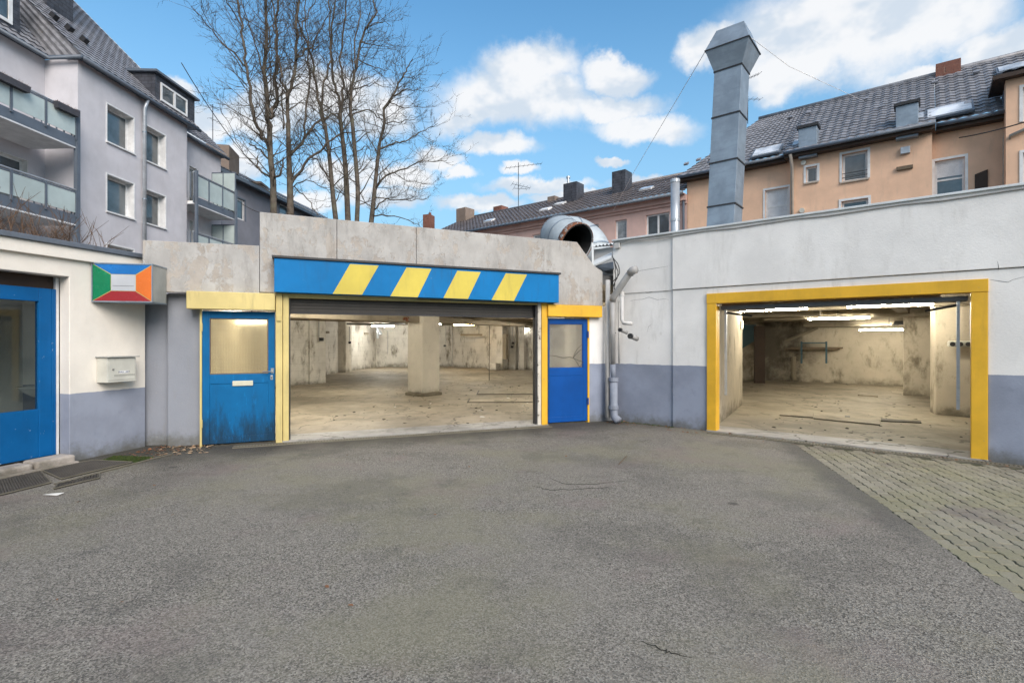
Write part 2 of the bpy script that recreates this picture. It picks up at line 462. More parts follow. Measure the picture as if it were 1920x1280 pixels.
def m_paver():
    n = NT('paver_concrete')
    oi = n.n('ShaderNodeObjectInfo')
    k = n.mix(oi.outputs['Random'], (.215, .198, .15), (.285, .262, .205))
    k = n.mix(n.m('MULTIPLY', n.step(n.noise(1.1, 6, .65), .42, .62), .5), k, (.225, .215, .12))
    k = n.mix(n.m('MULTIPLY', n.step(n.noise(.9, 6, .65, n.vec((1, 1, 1), (3, 6, 0))), .52, .68), .65), k, (.15, .125, .115))
    k = n.mix(n.m('MULTIPLY', n.step(n.noise(70, 5, .8), .45, .7), .45), k, (.07, .07, .055))
    k = n.mix(n.step(n.noise(90, 4, .8), .68, .72), k, (.34, .33, .29))
    return n.done(k, .9, 0, n.bump(n.noise(80, 5, .7), .5, .005), .25)

BLUE = (.012, .155, .42); YEL = (.66, .36, .025); CREAMY = (.62, .50, .20)
MT = {}
MT['asphalt'] = m_asphalt()
MT['soil'] = plain('soil', (.045, .042, .028), .95)
MT['moss'] = plain('moss', (.05, .075, .018), .95)
MT['joint'] = plain('joint_soil', (.06, .062, .03), .95)
MT['paver'] = m_paver()
MT['floor'] = m_floor('hall_floor', (.315, .272, .205))
MT['floor_edge'] = m_floor('threshold_concrete', (.36, .345, .32))
MT['hallwall'] = m_hallwall('hall_limewash', (.68, .65, .59), .9)
MT['pillar'] = m_hallwall('pillar_plaster', (.62, .575, .49), .65, False)
MT['garagewall'] = m_hallwall('garage_plaster', (.52, .46, .365), .85, False, (10.2, 20.6, 1.25))
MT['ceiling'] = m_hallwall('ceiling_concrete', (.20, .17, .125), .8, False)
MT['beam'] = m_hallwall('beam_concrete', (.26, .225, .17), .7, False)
MT['white_dado'] = m_wall('white_render', (.80, .785, .76), (.26, .29, .365), 1.12)
MT['white_up'] = m_wall('white_render_band', (.80, .785, .76), None, 0, .3)
MT['cream_dado'] = m_wall('cream_render', (.82, .765, .68), (.28, .305, .37), .875, .12, False)
MT['grey_render'] = m_wall('grey_render', (.27, .285, .32), None, 0, .5)
MT['peel'] = m_peeling('peeling_concrete')
MT['blue_fascia'] = paint('blue_fascia_paint', (.004, .165, .42), .5, .4, (.03, .07, .12), 1.2, .33, (.06, .2, .4), spec=.15)
MT['yellow_stripe'] = paint('yellow_stripe_paint', (.60, .48, .07), .5, .35, (.3, .24, .06), 1.2, .33, (.45, .36, .12))
MT['blue_door_old'] = paint('faded_blue_paint', (.004, .12, .30), .55, .5, (.015, .05, .10), 2.2, .24, (.02, .07, .15), spec=.15, grime=(.62, (.012, .03, .05)))
MT['blue_door'] = paint('deep_blue_paint', (.003, .070, .30), .45, .15, (.01, .04, .12), 2.0, spec=.2)
MT['blue_shop'] = paint('shopfront_blue_paint', (.004, .105, .30), .4, .2, (.01, .05, .12), 2.0, .31, (.3, .4, .5), spec=.2)
MT['yellow'] = paint('signal_yellow_paint', (.74, .42, .03), .42, .3, (.34, .2, .05), 2.0, .335, (.4, .28, .12))
MT['pale_yellow'] = paint('pale_yellow_paint', (.62, .50, .20), .5, .4, (.2, .15, .07), 2.0, .27, (.3, .26, .2))
MT['white_peel'] = paint('flaking_white_paint', (.62, .58, .50), .6, .4, (.15, .12, .09), 6, .40, (.13, .10, .08))
MT['shutter'] = paint('dark_shutter_paint', (.045, .04, .034), .5, .3, (.10, .08, .05), 2.0)
MT['dark'] = plain('dark_metal', (.03, .03, .032), .5)
MT['anthracite'] = paint('anthracite_metal', (.115, .14, .175), .45, .2, (.05, .05, .05), 2)
MT['coping'] = paint('coping_metal', (.12, .14, .17), .4, .3, (.05, .05, .05), 2)
MT['galv'] = m_galv('galvanised_sheet', (.26, .315, .37))
MT['galv_light'] = m_galv('galvanised_pipe', (.46, .49, .52), 0, .35)
MT['duct'] = m_galv('weathered_duct', (.42, .465, .485), .0, .6, .15)
MT['rust'] = paint('rusty_rim', (.20, .075, .035), .8, .4, (.07, .03, .02), 9, .45, (.34, .36, .36))
MT['duct_in'] = plain('dark_duct_inside', (.03, .03, .03), .8)  # inside face of the duct, coloured near black
MT['steel'] = plain('bare_steel', (.45, .45, .44), .3, .8)
MT['pipe'] = paint('grey_pvc_pipe', (.36, .355, .345), .5, .4, (.12, .11, .1), 3)
MT['pipe_white'] = paint('whitewashed_pipe', (.55, .54, .52), .6, .4, (.16, .14, .12), 4)
MT['pipe_dado'] = paint('bluegrey_pipe', (.24, .265, .32), .6, .35, (.1, .1, .1), 4)
MT['grating'] = plain('rusted_grating', (.10, .09, .078), .7, .3)
MT['drain'] = plain('cast_drain', (.15, .135, .10), .75)
MT['mud_shade'] = plain('mud_and_shade', (.022, .02, .014), .8)  # near black: painted shade in drains and wells, dirt in litter and cracks
MT['sandstone'] = m_hallwall('worn_sandstone', (.47, .42, .37), .35, False)
MT['grey_house'] = m_wall('lilac_grey_render', (.58, .565, .59), None, 0, .14, False)
MT['orange_house'] = m_wall('apricot_render', (.82, .535, .365), None, 0, .28, False)
MT['pink_house'] = m_wall('pink_render', (.66, .45, .39), None, 0, .25, False)
MT['far_house'] = m_wall('far_grey_render', (.25, .255, .29), None, 0, .15, False)
MT['tiles_grey'] = m_tiles('dark_grey_pantiles', (.21, .21, .225))
MT['tiles_brown'] = m_tiles('brown_grey_pantiles', (.15, .13, .125))
MT['slate'] = m_slate('slate_cladding')
MT['brick'] = m_hallwall('chimney_brick', (.22, .10, .075), .4)
MT['chimney_render'] = m_hallwall('chimney_render', (.26, .205, .17), .4, False)
MT['win_white'] = paint('white_window_frame', (.76, .76, .75), .35, .08, (.4, .4, .4), 4)
MT['trim_tan'] = paint('tan_window_trim', (.48, .41, .34), .6, .25, (.2, .16, .12), 4)
MT['pane'] = m_pane_dark('window_pane')
MT['pane_bright'] = m_pane_dark('window_pane_curtained', (.20, .22, .23))
MT['shutter_white'] = paint('white_roller_blind', (.70, .71, .72), .4, .1, (.4, .4, .4), 3)
MT['skylight'] = m_pane_dark('skylight_pane', (.55, .57, .58))
MT['frosted'] = m_frosted('frosted_balcony_glass')
MT['clear'] = m_clear_glass('clear_glass')
MT['wired_warm'] = m_wired_glass('wired_glass_amber', (.97, .86, .60))
MT['wired'] = m_wired_glass('wired_glass', (.98, .97, .92), .14)
MT['bark'] = m_bark()
MT['twig'] = plain('dry_twigs', (.16, .10, .065), .9)
MT['leaf'] = plain('dead_leaf', (.22, .10, .05), .9)
MT['leaf_pale'] = plain('pale_dead_leaf', (.38, .27, .17), .9)
MT['paper'] = plain('paper_scrap', (.66, .64, .60), .9)
MT['letterbox'] = paint('letterbox_enamel', (.60, .59, .52), .4, .25, (.3, .27, .18), 3)
MT['ink'] = plain('printed_ink', (.02, .04, .16), .6)
MT['plate'] = paint('letter_flap_plate', (.62, .60, .46), .4, .2, (.45, .6, .3), 5)
MT['sg_green'] = paint('sign_green', (.006, .20, .085), .25, .1, (.02, .08, .04), 2)
MT['sg_blue'] = paint('sign_blue', (.012, .15, .45), .25, .1, (.01, .05, .1), 2)
MT['sg_red'] = paint('sign_red', (.33, .025, .03), .25, .1, (.1, .02, .02), 2)
MT['sg_orange'] = paint('sign_orange', (.68, .16, .025), .25, .1, (.3, .07, .02), 2)
MT['sg_white'] = paint('sign_grey_white', (.50, .52, .55), .3, .1, (.3, .3, .3), 2)
MT['sg_line'] = paint('sign_gold_line', (.55, .45, .16), .35, .1, (.3, .2, .1), 2)
MT['sg_box'] = paint('mossy_sign_box', (.40, .40, .37), .6, .75, (.10, .11, .06), 4)
MT['tube'] = m_emit('fluorescent_tube', (1.0, .92, .74), 150)
MT['tube_hall'] = m_emit('hall_tube_and_fill', (1.0, .93, .78), 270)
MT['tube_warm'] = m_emit('warm_fluorescent_tube', (1.0, .66, .26), 90)
MT['tube_cool'] = m_emit('cool_fluorescent_tube', (1.0, .97, .88), 330)
MT['teal'] = paint('teal_board', (.05, .11, .14), .6, .2, (.03, .04, .05), 2)
MT['brown_board'] = paint('dark_brown_board', (.045, .027, .018), .6, .3, (.02, .015, .01), 2)
MT['wood'] = paint('old_wood', (.16, .12, .08), .8, .4, (.06, .05, .04), 5)
MT['porcelain'] = plain('porcelain', (.72, .72, .70), .2)
MT['room'] = m_wall('room_plaster', (.72, .71, .69), None, 0, .2, False)
MT['cable'] = plain('black_cable', (.04, .04, .04), .7)
MT['wire'] = plain('guy_wire', (.8, .8, .8), .6)
MT['roof_felt'] = plain('roof_felt', (.14, .14, .14), .9)
MT['roof_white'] = paint('pale_corrugated_sheet', (.62, .65, .66), .5, .2, (.2, .2, .2), 3)
MT['plant_box'] = plain('planter_box', (.06, .06, .07), .7)

# ------------------------------------------------------------------ geometry helpers
CEIL = 2.55                       # clear height under the garage slab
class Frame:
    """an upright wall plane: origin on the ground, u along the wall, z up, off outwards (towards the yard)"""
    def __init__(s, o, d):
        s.o = Vector(o); s.d = Vector(d).normalized(); s.nrm = Vector((s.d.y, -s.d.x))
    def P(s, u, z, off=0.0):
        p = s.o + s.d * u + s.nrm * off
        return Vector((p.x, p.y, z))
    def hit(s, px, py=640, off=0.0):
        """where the sight line through a photograph pixel meets the plane: (u, z)"""
        r = Vector(((px - 960) / FPX, 1.0))
        t = (s.nrm.dot(s.o) + off) / s.nrm.dot(r)
        return s.d.dot(r * t - s.o), EYE + (640 - py) / FPX * t
    def U(s, px, off=0.0):
        return s.hit(px, 640, off)[0]
    def Z(s, px, py, off=0.0):
        return s.hit(px, py, off)[1]

def at(px, py, Y):
    return Vector(((px - 960) / FPX * Y, Y, EYE + (640 - py) / FPX * Y))

def on_ground(px, py):
    Y = FPX * EYE / (py - 640)
    return Vector(((px - 960) / FPX * Y, Y))

FM = Frame((-3.62, 7.95), (1, .39))        # front of the big hall
FR = Frame((3.37, 9.0), (1, -.82))         # front of the white block
FL = Frame((-5.69, 6.65), (.2727, 1))      # cream annex
FO = Frame((10.62, 23.8), (1, -.8))        # apricot and pink houses
FG = Frame((-16.165, 20.7), (.05, 1))      # grey apartment house
FG2 = Frame((-17.9, 34.0), (.12, 1))       # its far neighbour
D1 = FR.d.copy(); D2 = Vector((-FR.nrm.x, -FR.nrm.y))     # hall axes: along the white front, and into the hall

class MB:
    def __init__(s):
        s.v = []; s.f = []; s.mi = []
    def add(s, pts, faces, mi=0):
        b = len(s.v)
        s.v += [tuple(p) for p in pts]
        for f in faces:
            s.f.append([b + i for i in f]); s.mi.append(mi)
        return s
    def hexa(s, p, mi=0):
        """8 points: bottom ring 0-3, top ring 4-7"""
        return s.add(p, [(0, 3, 2, 1), (4, 5, 6, 7), (0, 1, 5, 4), (1, 2, 6, 5), (2, 3, 7, 6), (3, 0, 4, 7)], mi)
    def fbox(s, F, u0, u1, z0, z1, o0, o1, mi=0):
        return s.hexa([F.P(u0, z0, o1), F.P(u1, z0, o1), F.P(u1, z0, o0), F.P(u0, z0, o0),
                       F.P(u0, z1, o1), F.P(u1, z1, o1), F.P(u1, z1, o0), F.P(u0, z1, o0)], mi)
    def box(s, x0, x1, y0, y1, z0, z1, mi=0):
        return s.hexa([(x0, y0, z0), (x1, y0, z0), (x1, y1, z0), (x0, y1, z0), (x0, y0, z1), (x1, y0, z1), (x1, y1, z1), (x0, y1, z1)], mi)
    def obox(s, c, ax, ay, hx, hy, z0, z1, mi=0):
        """upright box on a 2D centre with 2D axes and half sizes"""
        c = Vector(c[:2]); ax = Vector(ax[:2]).normalized(); ay = Vector(ay[:2]).normalized()
        q = [c - ax * hx - ay * hy, c + ax * hx - ay * hy, c + ax * hx + ay * hy, c - ax * hx + ay * hy]
        return s.hexa([(p.x, p.y, z0) for p in q] + [(p.x, p.y, z1) for p in q], mi)
    def fpoly(s, F, poly, o0, o1, mi=0):
        """prism: an outline (u, z), counter-clockwise seen from the yard, between two offsets"""
        n = len(poly)
        pts = [F.P(u, z, o1) for u, z in poly] + [F.P(u, z, o0) for u, z in poly]
        fs = [tuple(range(n)), tuple(range(2 * n - 1, n - 1, -1))]
        fs += [(i, i + n, (i + 1) % n + n, (i + 1) % n) for i in range(n)]
        return s.add(pts, fs, mi)
    def slab(s, poly, z0, z1, mi=0):
        n = len(poly)
        pts = [(p[0], p[1], z1) for p in poly] + [(p[0], p[1], z0) for p in poly]
        fs = [tuple(range(n)), tuple(range(2 * n - 1, n - 1, -1))]
        fs += [(i, i + n, (i + 1) % n + n, (i + 1) % n) for i in range(n)]
        return s.add(pts, fs, mi)
    def tube(s, pts, r, seg=10, caps=True, mi=0):
        """swept tube; r a number or one radius for each point"""
        pts = [Vector(p) for p in pts]
        rs = r if isinstance(r, (list, tuple)) else [r] * len(pts)
        b = len(s.v)
        prev = None
        for i, p in enumerate(pts):
            t = (pts[min(i + 1, len(pts) - 1)] - pts[max(i - 1, 0)])
            if t.length < 1e-9:
                t = Vector((0, 0, 1))
            t.normalize()
            if prev is None:
                a = t.orthogonal().normalized()
            else:
                a = prev - t * prev.dot(t)
                a = a.normalized() if a.length > 1e-6 else t.orthogonal().normalized()
            prev = a
            c = t.cross(a)
            for k in range(seg):
                w = 2 * math.pi * k / seg
                s.v.append(tuple(p + (a * math.cos(w) + c * math.sin(w)) * rs[i]))
        for i in range(len(pts) - 1):
            for k in range(seg):
                k2 = (k + 1) % seg
                s.f.append([b + i * seg + k, b + i * seg + k2, b + (i + 1) * seg + k2, b + (i + 1) * seg + k]); s.mi.append(mi)
        if caps:
            s.f.append([b + k for k in range(seg)][::-1]); s.mi.append(mi)
            e = b + (len(pts) - 1) * seg
            s.f.append([e + k for k in range(seg)]); s.mi.append(mi)
        return s
    def build(s, name, mats, parent=None, smooth=False, bevel=0.0, solid=0.0):
        me = bpy.data.meshes.new(name)
        me.from_pydata(s.v, [], s.f)
        mats = mats if isinstance(mats, (list, tuple)) else [mats]
        for k in mats:
            me.materials.append(MT[k] if isinstance(k, str) else k)
        if len(mats) > 1:
            for p, i in zip(me.polygons, s.mi):
                p.material_index = i
        bm = bmesh.new(); bm.from_mesh(me)
        if not smooth or smooth == 'fix':
            bmesh.ops.recalc_face_normals(bm, faces=bm.faces)
        bm.to_mesh(me); bm.free()
        if smooth:
            for p in me.polygons:
                p.use_smooth = True
        me.update()
        o = bpy.data.objects.new(name, me)
        col.objects.link(o)
        if solid:
            md = o.modifiers.new('thickness', 'SOLIDIFY'); md.thickness = solid; md.offset = 0
        if bevel:
            md = o.modifiers.new('soft_edges', 'BEVEL'); md.width = bevel; md.segments = 2; md.limit_method = 'ANGLE'; md.angle_limit = R_(40)
        if smooth == 'auto':
            pass
        if parent is not None:
            adopt(o, parent)
        return o

def adopt(o, parent):
    o.parent = parent
    if parent.type == 'EMPTY' and parent.parent is None:
        o.matrix_parent_inverse = Matrix.Translation(-Vector(parent.location))

def tag(o, label=None, cat=None, group=None, kind=None):
    if label: o['label'] = label
    if cat: o['category'] = cat
    if group: o['group'] = group
    if kind: o['kind'] = kind
    return o

def thing(name, label, cat, loc=(0, 0, 0), group=None):
    o = bpy.data.objects.new(name, None)
    o.location = loc
    o.empty_display_size = .2
    col.objects.link(o)
    return tag(o, label, cat, group)

def part(name, mat, parent, fn, **k):
    b = MB(); fn(b)
    return b.build(name, mat, parent, **k)

def wall_mesh(F, u0, u1, z0, z1, holes, thick, off=0.0):
    """a wall with rectangular openings (u0, u1, z0, z1), with real reveals"""
    b = MB()
    us = sorted(set([u0, u1] + [min(max(h[i], u0), u1) for h in holes for i in (0, 1)]))
    zs = sorted(set([z0, z1] + [min(max(h[i], z0), z1) for h in holes for i in (2, 3)]))
    def hole(a, c):
        return any(h[0] < a < h[1] and h[2] < c < h[3] for h in holes)
    nu, nz = len(us) - 1, len(zs) - 1
    solid = [[not hole((us[i] + us[i + 1]) / 2, (zs[j] + zs[j + 1]) / 2) for j in range(nz)] for i in range(nu)]
    idx = {}
    def vert(i, j, side):
        k = (i, j, side)
        if k not in idx:
            idx[k] = len(b.v); b.v.append(tuple(F.P(us[i], zs[j], off - (thick if side else 0))))
        return idx[k]
    def face(*q):
        b.f.append(list(q)); b.mi.append(0)
    for i in range(nu):
        for j in range(nz):
            if not solid[i][j]:
                continue
            face(vert(i, j, 0), vert(i + 1, j, 0), vert(i + 1, j + 1, 0), vert(i, j + 1, 0))
            face(vert(i, j + 1, 1), vert(i + 1, j + 1, 1), vert(i + 1, j, 1), vert(i, j, 1))
            if i == 0 or not solid[i - 1][j]:
                face(vert(i, j, 1), vert(i, j, 0), vert(i, j + 1, 0), vert(i, j + 1, 1))
            if i == nu - 1 or not solid[i + 1][j]:
                face(vert(i + 1, j, 0), vert(i + 1, j, 1), vert(i + 1, j + 1, 1), vert(i + 1, j + 1, 0))
            if j == 0 or not solid[i][j - 1]:
                face(vert(i, j, 1), vert(i + 1, j, 1), vert(i + 1, j, 0), vert(i, j, 0))
            if j == nz - 1 or not solid[i][j + 1]:
                face(vert(i, j + 1, 0), vert(i + 1, j + 1, 0), vert(i + 1, j + 1, 1), vert(i, j + 1, 1))
    return b

def tile_roof(e0, e1, r0, r1, tw=.3, tl=.34, h=.035):
    """pantiled slope between an eave line e0-e1 and a ridge line r0-r1"""
    e0, e1, r0, r1 = map(Vector, (e0, e1, r0, r1))
    wide = max((e1 - e0).length, (r1 - r0).length); long_ = max((r0 - e0).length, (r1 - e1).length)
    nc = max(2, int(wide / tw)); nr = max(2, int(long_ / tl))
    nrm = (e1 - e0).cross(r0 - e0).normalized()
    if nrm.z < 0: nrm = -nrm
    b = MB(); S = 4
    W = nc * S + 1
    prof = [0.0, .55, 1.0, .5]
    for j in range(nr):
        for t, lift in ((j / nr, h * 1.1), ((j + 1) / nr, 0.0)):
            a = e0.lerp(r0, t); c = e1.lerp(r1, t)
            jig = random.uniform(-.004, .004)
            for i in range(W):
                p = a.lerp(c, i / (W - 1))
                b.v.append(tuple(p + nrm * (lift + prof[i % S] * h + jig + .02)))
    for j in range(nr):
        lo = j * 2 * W; hi = lo + W
        for i in range(W - 1):
            b.f.append([lo + i, lo + i + 1, hi + i + 1, hi + i]); b.mi.append(0)
            if j + 1 < nr:
                nx = hi + W
                b.f.append([hi + i, hi + i + 1, nx + i + 1, nx + i]); b.mi.append(0)
            if j == 0:
                pass
    return b

def window(root, F, u0, u1, z0, z1, depth=.16, off=0.0, frame='win_white', pane='pane', bars=(), reveal=None, sill=None, blind=None, trim=None, bar_h=(), fw=.07):
    """a window set in an opening: frame > pane, sill; optional lining of the reveal and trim round it"""
    b = MB(); o1 = off - depth; o0 = o1 - .06
    b.fbox(F, u0, u1, z0, z0 + fw, o0, o1).fbox(F, u0, u1, z1 - fw, z1, o0, o1)
    b.fbox(F, u0, u0 + fw, z0 + fw, z1 - fw, o0, o1).fbox(F, u1 - fw, u1, z0 + fw, z1 - fw, o0, o1)
    for t in bars:
        um = u0 + (u1 - u0) * t
        b.fbox(F, um - fw * .55, um + fw * .55, z0 + fw, z1 - fw, o0, o1)
    for t in bar_h:
        zm = z0 + (z1 - z0) * t
        b.fbox(F, u0 + fw, u1 - fw, zm - fw * .45, zm + fw * .45, o0, o1 - .002)
    w = b.build('window', frame, root)
    part('pane', pane, w, lambda q: q.fbox(F, u0 + fw - .01, u1 - fw + .01, z0 + fw - .01, z1 - fw + .01, o0 + .02, o0 + .032))
    if reveal:
        part('reveal', reveal, w, lambda q: (q.fbox(F, u0 - .002, u0 + .012, z0, z1, o1, off + .008), q.fbox(F, u1 - .012, u1 + .002, z0, z1, o1, off + .008),
             q.fbox(F, u0 + .012, u1 - .012, z1 - .012, z1 + .002, o1, off + .008)))
    if trim:
        tw = .09
        part('trim', trim, w, lambda q: (q.fbox(F, u0 - tw, u0 - .003, z0, z1, off, off + .025), q.fbox(F, u1 + .003, u1 + tw, z0, z1, off, off + .025),
             q.fbox(F, u0 - tw, u1 + tw, z1 + .003, z1 + tw, off, off + .027)))
    if sill:
        part('sill', sill, w, lambda q: q.fbox(F, u0 - .06, u1 + .06, z0 - .06, z0 - .003, o1, off + .07))
    if blind:
        zb = z1 - (z1 - z0) * blind
        def slats(q):
            k = int((z1 - fw - zb) / .05)
            for i in range(k):
                q.fbox(F, u0 + fw, u1 - fw, z1 - fw - (i + 1) * .05 + .004, z1 - fw - i * .05, o0 + .034, o0 + .045)
        part('blind', 'shutter_white', w, slats)
    return w

def line_tube(name, pts, r, mat, label, cat, group=None):
    b = MB(); b.tube(pts, r, 5)
    return tag(b.build(name, mat, None, smooth=True), label, cat, group)

def sag(a, c, drop, n=12):
    a, c = Vector(a), Vector(c)
    return [a.lerp(c, i / n) - Vector((0, 0, drop * 4 * (i / n) * (1 - i / n))) for i in range(n + 1)]

# ------------------------------------------------------------------ ground
def sheet(name, poly, z, mat, kind='structure'):
    b = MB(); b.add([(p[0], p[1], z) for p in poly], [tuple(range(len(poly)))])
    o = b.build(name, mat)
    o['kind'] = kind
    return o
sheet('ground', [(-900, -900), (900, -900), (900, 900), (-900, 900)], -.07, 'soil')
PB0, PB1 = Vector((4.37, 8.18)), Vector((3.05, 3.12))           # edge between asphalt and paving
PD = (PB0 - PB1).normalized()
PN = Vector((PD.y, -PD.x))
p_back = PB1 - PD * 16
rag = []
rr_ = random.Random(12)
for i in range(0, 260):
    p = PB1 - PD * 3 + PD * (i * (PB0 - PB1 + PD * 3).length / 260) + PN * (rr_.uniform(-.012, .016) + .01 * math.sin(i * .21))
    rag.append((p.x, p.y))
sheet('asphalt_yard', [(-45, -14), (p_back.x, p_back.y)] + rag + [(PB0.x, PB0.y), (4.6, 45), (-45, 45)], 0.0, 'asphalt')

# hall floor, one sheet through both garages, with a paler concrete threshold strip
INS = .16
CORN = FR.P(FR.U(1150), 0, -.25)
hall_poly = [FM.P(FM.U(380), 0, -INS), FM.P(FM.U(1128), 0, -INS), CORN, FR.P(FR.U(1262), 0, -INS), FR.P(6.6, 0, -INS)]
e1 = FR.P(6.6, 0, -INS)
back0 = Vector((16.6, 15.3)); back1 = Vector((-4.9, 32.72))
hall_poly = [(p.x, p.y) for p in hall_poly] + [(back0.x, back0.y), (back1.x, back1.y), (-8.7, 32.72), (-8.7, 21.4), (-8.0, 17.7)]
sheet('garage_floor', hall_poly, .012, 'floor')
for F, a, c, nm in ((FM, 519, 1026, 'threshold'), (FR, 1326, 1853, 'threshold')):
    b = MB(); b.fbox(F, F.U(a), F.U(c), -.02, .022, -.55, .05)
    o = b.build(nm, 'floor_edge'); o['kind'] = 'structure'

# paving: interlocking zigzag stones laid in long running rows
def paver_mesh():
    Lp, Wp, g, ge = .225, .1125, .0035, .0085
    def zig(s):
        return .008 * math.sin(4 * math.pi * s / Lp)
    xs = [-Lp / 2 + ge] + [Lp * k for k in (-.4375, -.3125, -.1875, -.0625, .0625, .1875, .3125, .4375)] + [Lp / 2 - ge]
    bot = [(x, -(Wp / 2 - g) + zig(x)) for x in xs]; top = [(x, (Wp / 2 - g) + zig(x)) for x in reversed(xs)]
    ring = bot + top
    n = len(ring)
    c = Vector((sum(p[0] for p in ring) / n, sum(p[1] for p in ring) / n))
    b = MB()
    inner = [(c.x + (p[0] - c.x) * .965, c.y + (p[1] - c.y) * .95) for p in ring]
    pts = [(p[0], p[1], -.06) for p in ring] + [(p[0], p[1], -.006) for p in ring] + [(p[0], p[1], 0) for p in inner]
    fs = [tuple(2 * n + i for i in range(n))]
    fs += [(i, (i + 1) % n, n + (i + 1) % n, n + i) for i in range(n)] + [(n + i, n + (i + 1) % n, 2 * n + (i + 1) % n, 2 * n + i) for i in range(n)]
    b.add(pts, fs)
    me = bpy.data.meshes.new('paver'); me.from_pydata(b.v, [], b.f); me.materials.append(MT['paver'])
    return me
pv_root = thing('paved_strip', None, None, (PB0.x, PB0.y, 0)); tag(pv_root, kind='structure')
bed = MB(); q0 = PB1 - PD * 6; q1 = PB0 + PD * .25
bed.add([(q0.x, q0.y, -.012), (q0.x + 9, q0.y - 1, -.012), (9.5, 3.6, -.012), (q1.x, q1.y, -.012)], [(0, 1, 2, 3)])
bed.build('joint_bed', 'joint', pv_root)
pm = paver_mesh()
spots = []
ang = math.atan2(PD.y, PD.x)
for row in range(0, 75):
    for k in range(-40, 62):
        s = (k + (.5 if row % 2 else 0)) * .225
        c = PB1 + PD * s + PN * (.06 + row * .1125)
        dR = FR.nrm.dot(c - FR.o)
        if dR < .30 or c.y < -2 or c.x > 9: continue
        spots.append(c)
def in_view(c):
    if c.y < 1.2: return False
    px = 960 + FPX * c.x / c.y; py = 640 + FPX * EYE / c.y
    return px < 1935 and py < 1295
seen = sorted([c for c in spots if in_view(c)], key=lambda c: c.y)
near = seen[:300]
nset = set((round(c.x, 4), round(c.y, 4)) for c in near)
for c in near:
    o = bpy.data.objects.new('paver', pm)
    o.location = (c.x, c.y, random.uniform(-.005, .003))
    o.rotation_euler = (random.uniform(-.014, .014), random.uniform(-.014, .014), ang + random.uniform(-.012, .012))
    col.objects.link(o); adopt(o, pv_root)
rest = MB()
for c in spots:
    if (round(c.x, 4), round(c.y, 4)) in nset: continue
    M4 = Matrix.Translation((c.x, c.y, random.uniform(-.005, .003))) @ Matrix.Rotation(ang, 4, 'Z')
    rest.add([M4 @ v.co for v in pm.vertices], [tuple(p.vertices) for p in pm.polygons])
tag(rest.build('paver_field', 'paver', pv_root), kind='stuff')

# slotted drains in front of both garage doors
def drain(F, ua, ub, off, label):
    root = thing('drain_channel', label, 'drain', F.P(ua, 0, off))
    part('shade_liner', 'mud_shade', root, lambda q: q.fbox(F, ua, ub, -.03, .004, off - .055, off + .055))  # dark liner above the asphalt, coloured like the shade inside the channel
    def rails(q):
        q.fbox(F, ua, ub, -.03, .014, off - .075, off - .038); q.fbox(F, ua, ub, -.03, .014, off + .038, off + .075)
    part('rim', 'drain', root, rails)
    def bars(q):
        u = ua + .01
        while u < ub - .03:
            q.fbox(F, u, u + .020, .0, .012, off - .040, off + .040); u += .042
    part('slotted_grate', 'drain', root, bars)
drain(FM, FM.U(440), FM.U(1024), .19, 'narrow slotted drain across the foot of the striped garage opening')
drain(FR, FR.U(1335), 5.6, .19, 'narrow slotted drain between the paving and the yellow framed opening')

# ------------------------------------------------------------------ the big hall (peeling concrete front)
hall = thing('garage_hall', 'low garage hall with peeling concrete parapet and blue and yellow striped fascia', 'garage', FM.P(0, 0))
uA, uB, uC, uD = FM.U(267), FM.U(487), FM.U(632), FM.U(781)
uE, uF, uG = FM.U(1082), FM.U(1114.4), FM.U(1130)
zt = lambda px, py: FM.Z(px, py)
def ptop(u):
    return 3.518 + (3.441 - 3.518) * (u - uB) / (uE - uB)
LZ = 2.30
def panel(poly):
    part('parapet_panel', 'peel', hall, lambda q: q.fpoly(FM, poly, -.14, 0), bevel=.008)
panel([(uA, 2.26), (uB - .006, 2.26), (uB - .006, 3.005), (uA, 2.985)])
panel([(uB, LZ), (uC - .006, LZ), (uC - .006, ptop(uC)), (uB, ptop(uB))])
panel([(uC, LZ), (uD - .006, LZ), (uD - .006, ptop(uD)), (uC, ptop(uC))])
panel([(uD, LZ - .06), (uG, LZ - .06), (uG, zt(1130, 509.4)), (uF, zt(1114.4, 498.6)), (uE, ptop(uE)), (uD, ptop(uD))])
# striped fascia
AO = .20
fa, fb = FM.U(514, AO), FM.U(1048, AO)
fz0a, fz0b = FM.Z(514, 547, AO), FM.Z(1048, 567.5, AO)
fz1a, fz1b = FM.Z(514, 483, AO), FM.Z(1048, 515, AO)
fascia = part('fascia', 'blue_fascia', hall, lambda q: q.fpoly(FM, [(fa, fz0a), (fb, fz0b), (fb, fz1b), (fa, fz1a)], .003, AO), bevel=.006)
part('capping', 'dark', fascia, lambda q: q.fpoly(FM, [(fa - .03, fz1a + .003), (fb + .03, fz1b + .003), (fb + .03, fz1b + .035), (fa - .03, fz1a + .035)], .003, AO + .03))
part('seam', 'dark', fascia, lambda q: q.fbox(FM, FM.U(846, AO) - .002, FM.U(846, AO) + .002, fz0b + .05, fz1b, AO, AO + .0012))
for s4 in (((490, 320), (640, 328), (553, 480), (400, 475)), ((785, 338), (915, 345), (843, 493), (700, 488)),
           ((1050, 355), (1172, 362), (1105, 502), (977, 497)), ((1303, 368), (1413, 375), (1345, 512), (1228, 507))):
    P4 = [FM.hit(480 + x / 2.782, 380 + y / 2.782, AO) for x, y in s4]
    part('stripe', 'yellow_stripe', fascia, lambda q: q.fpoly(FM, [P4[3], P4[2], P4[1], P4[0]], AO + .0005, AO + .004))
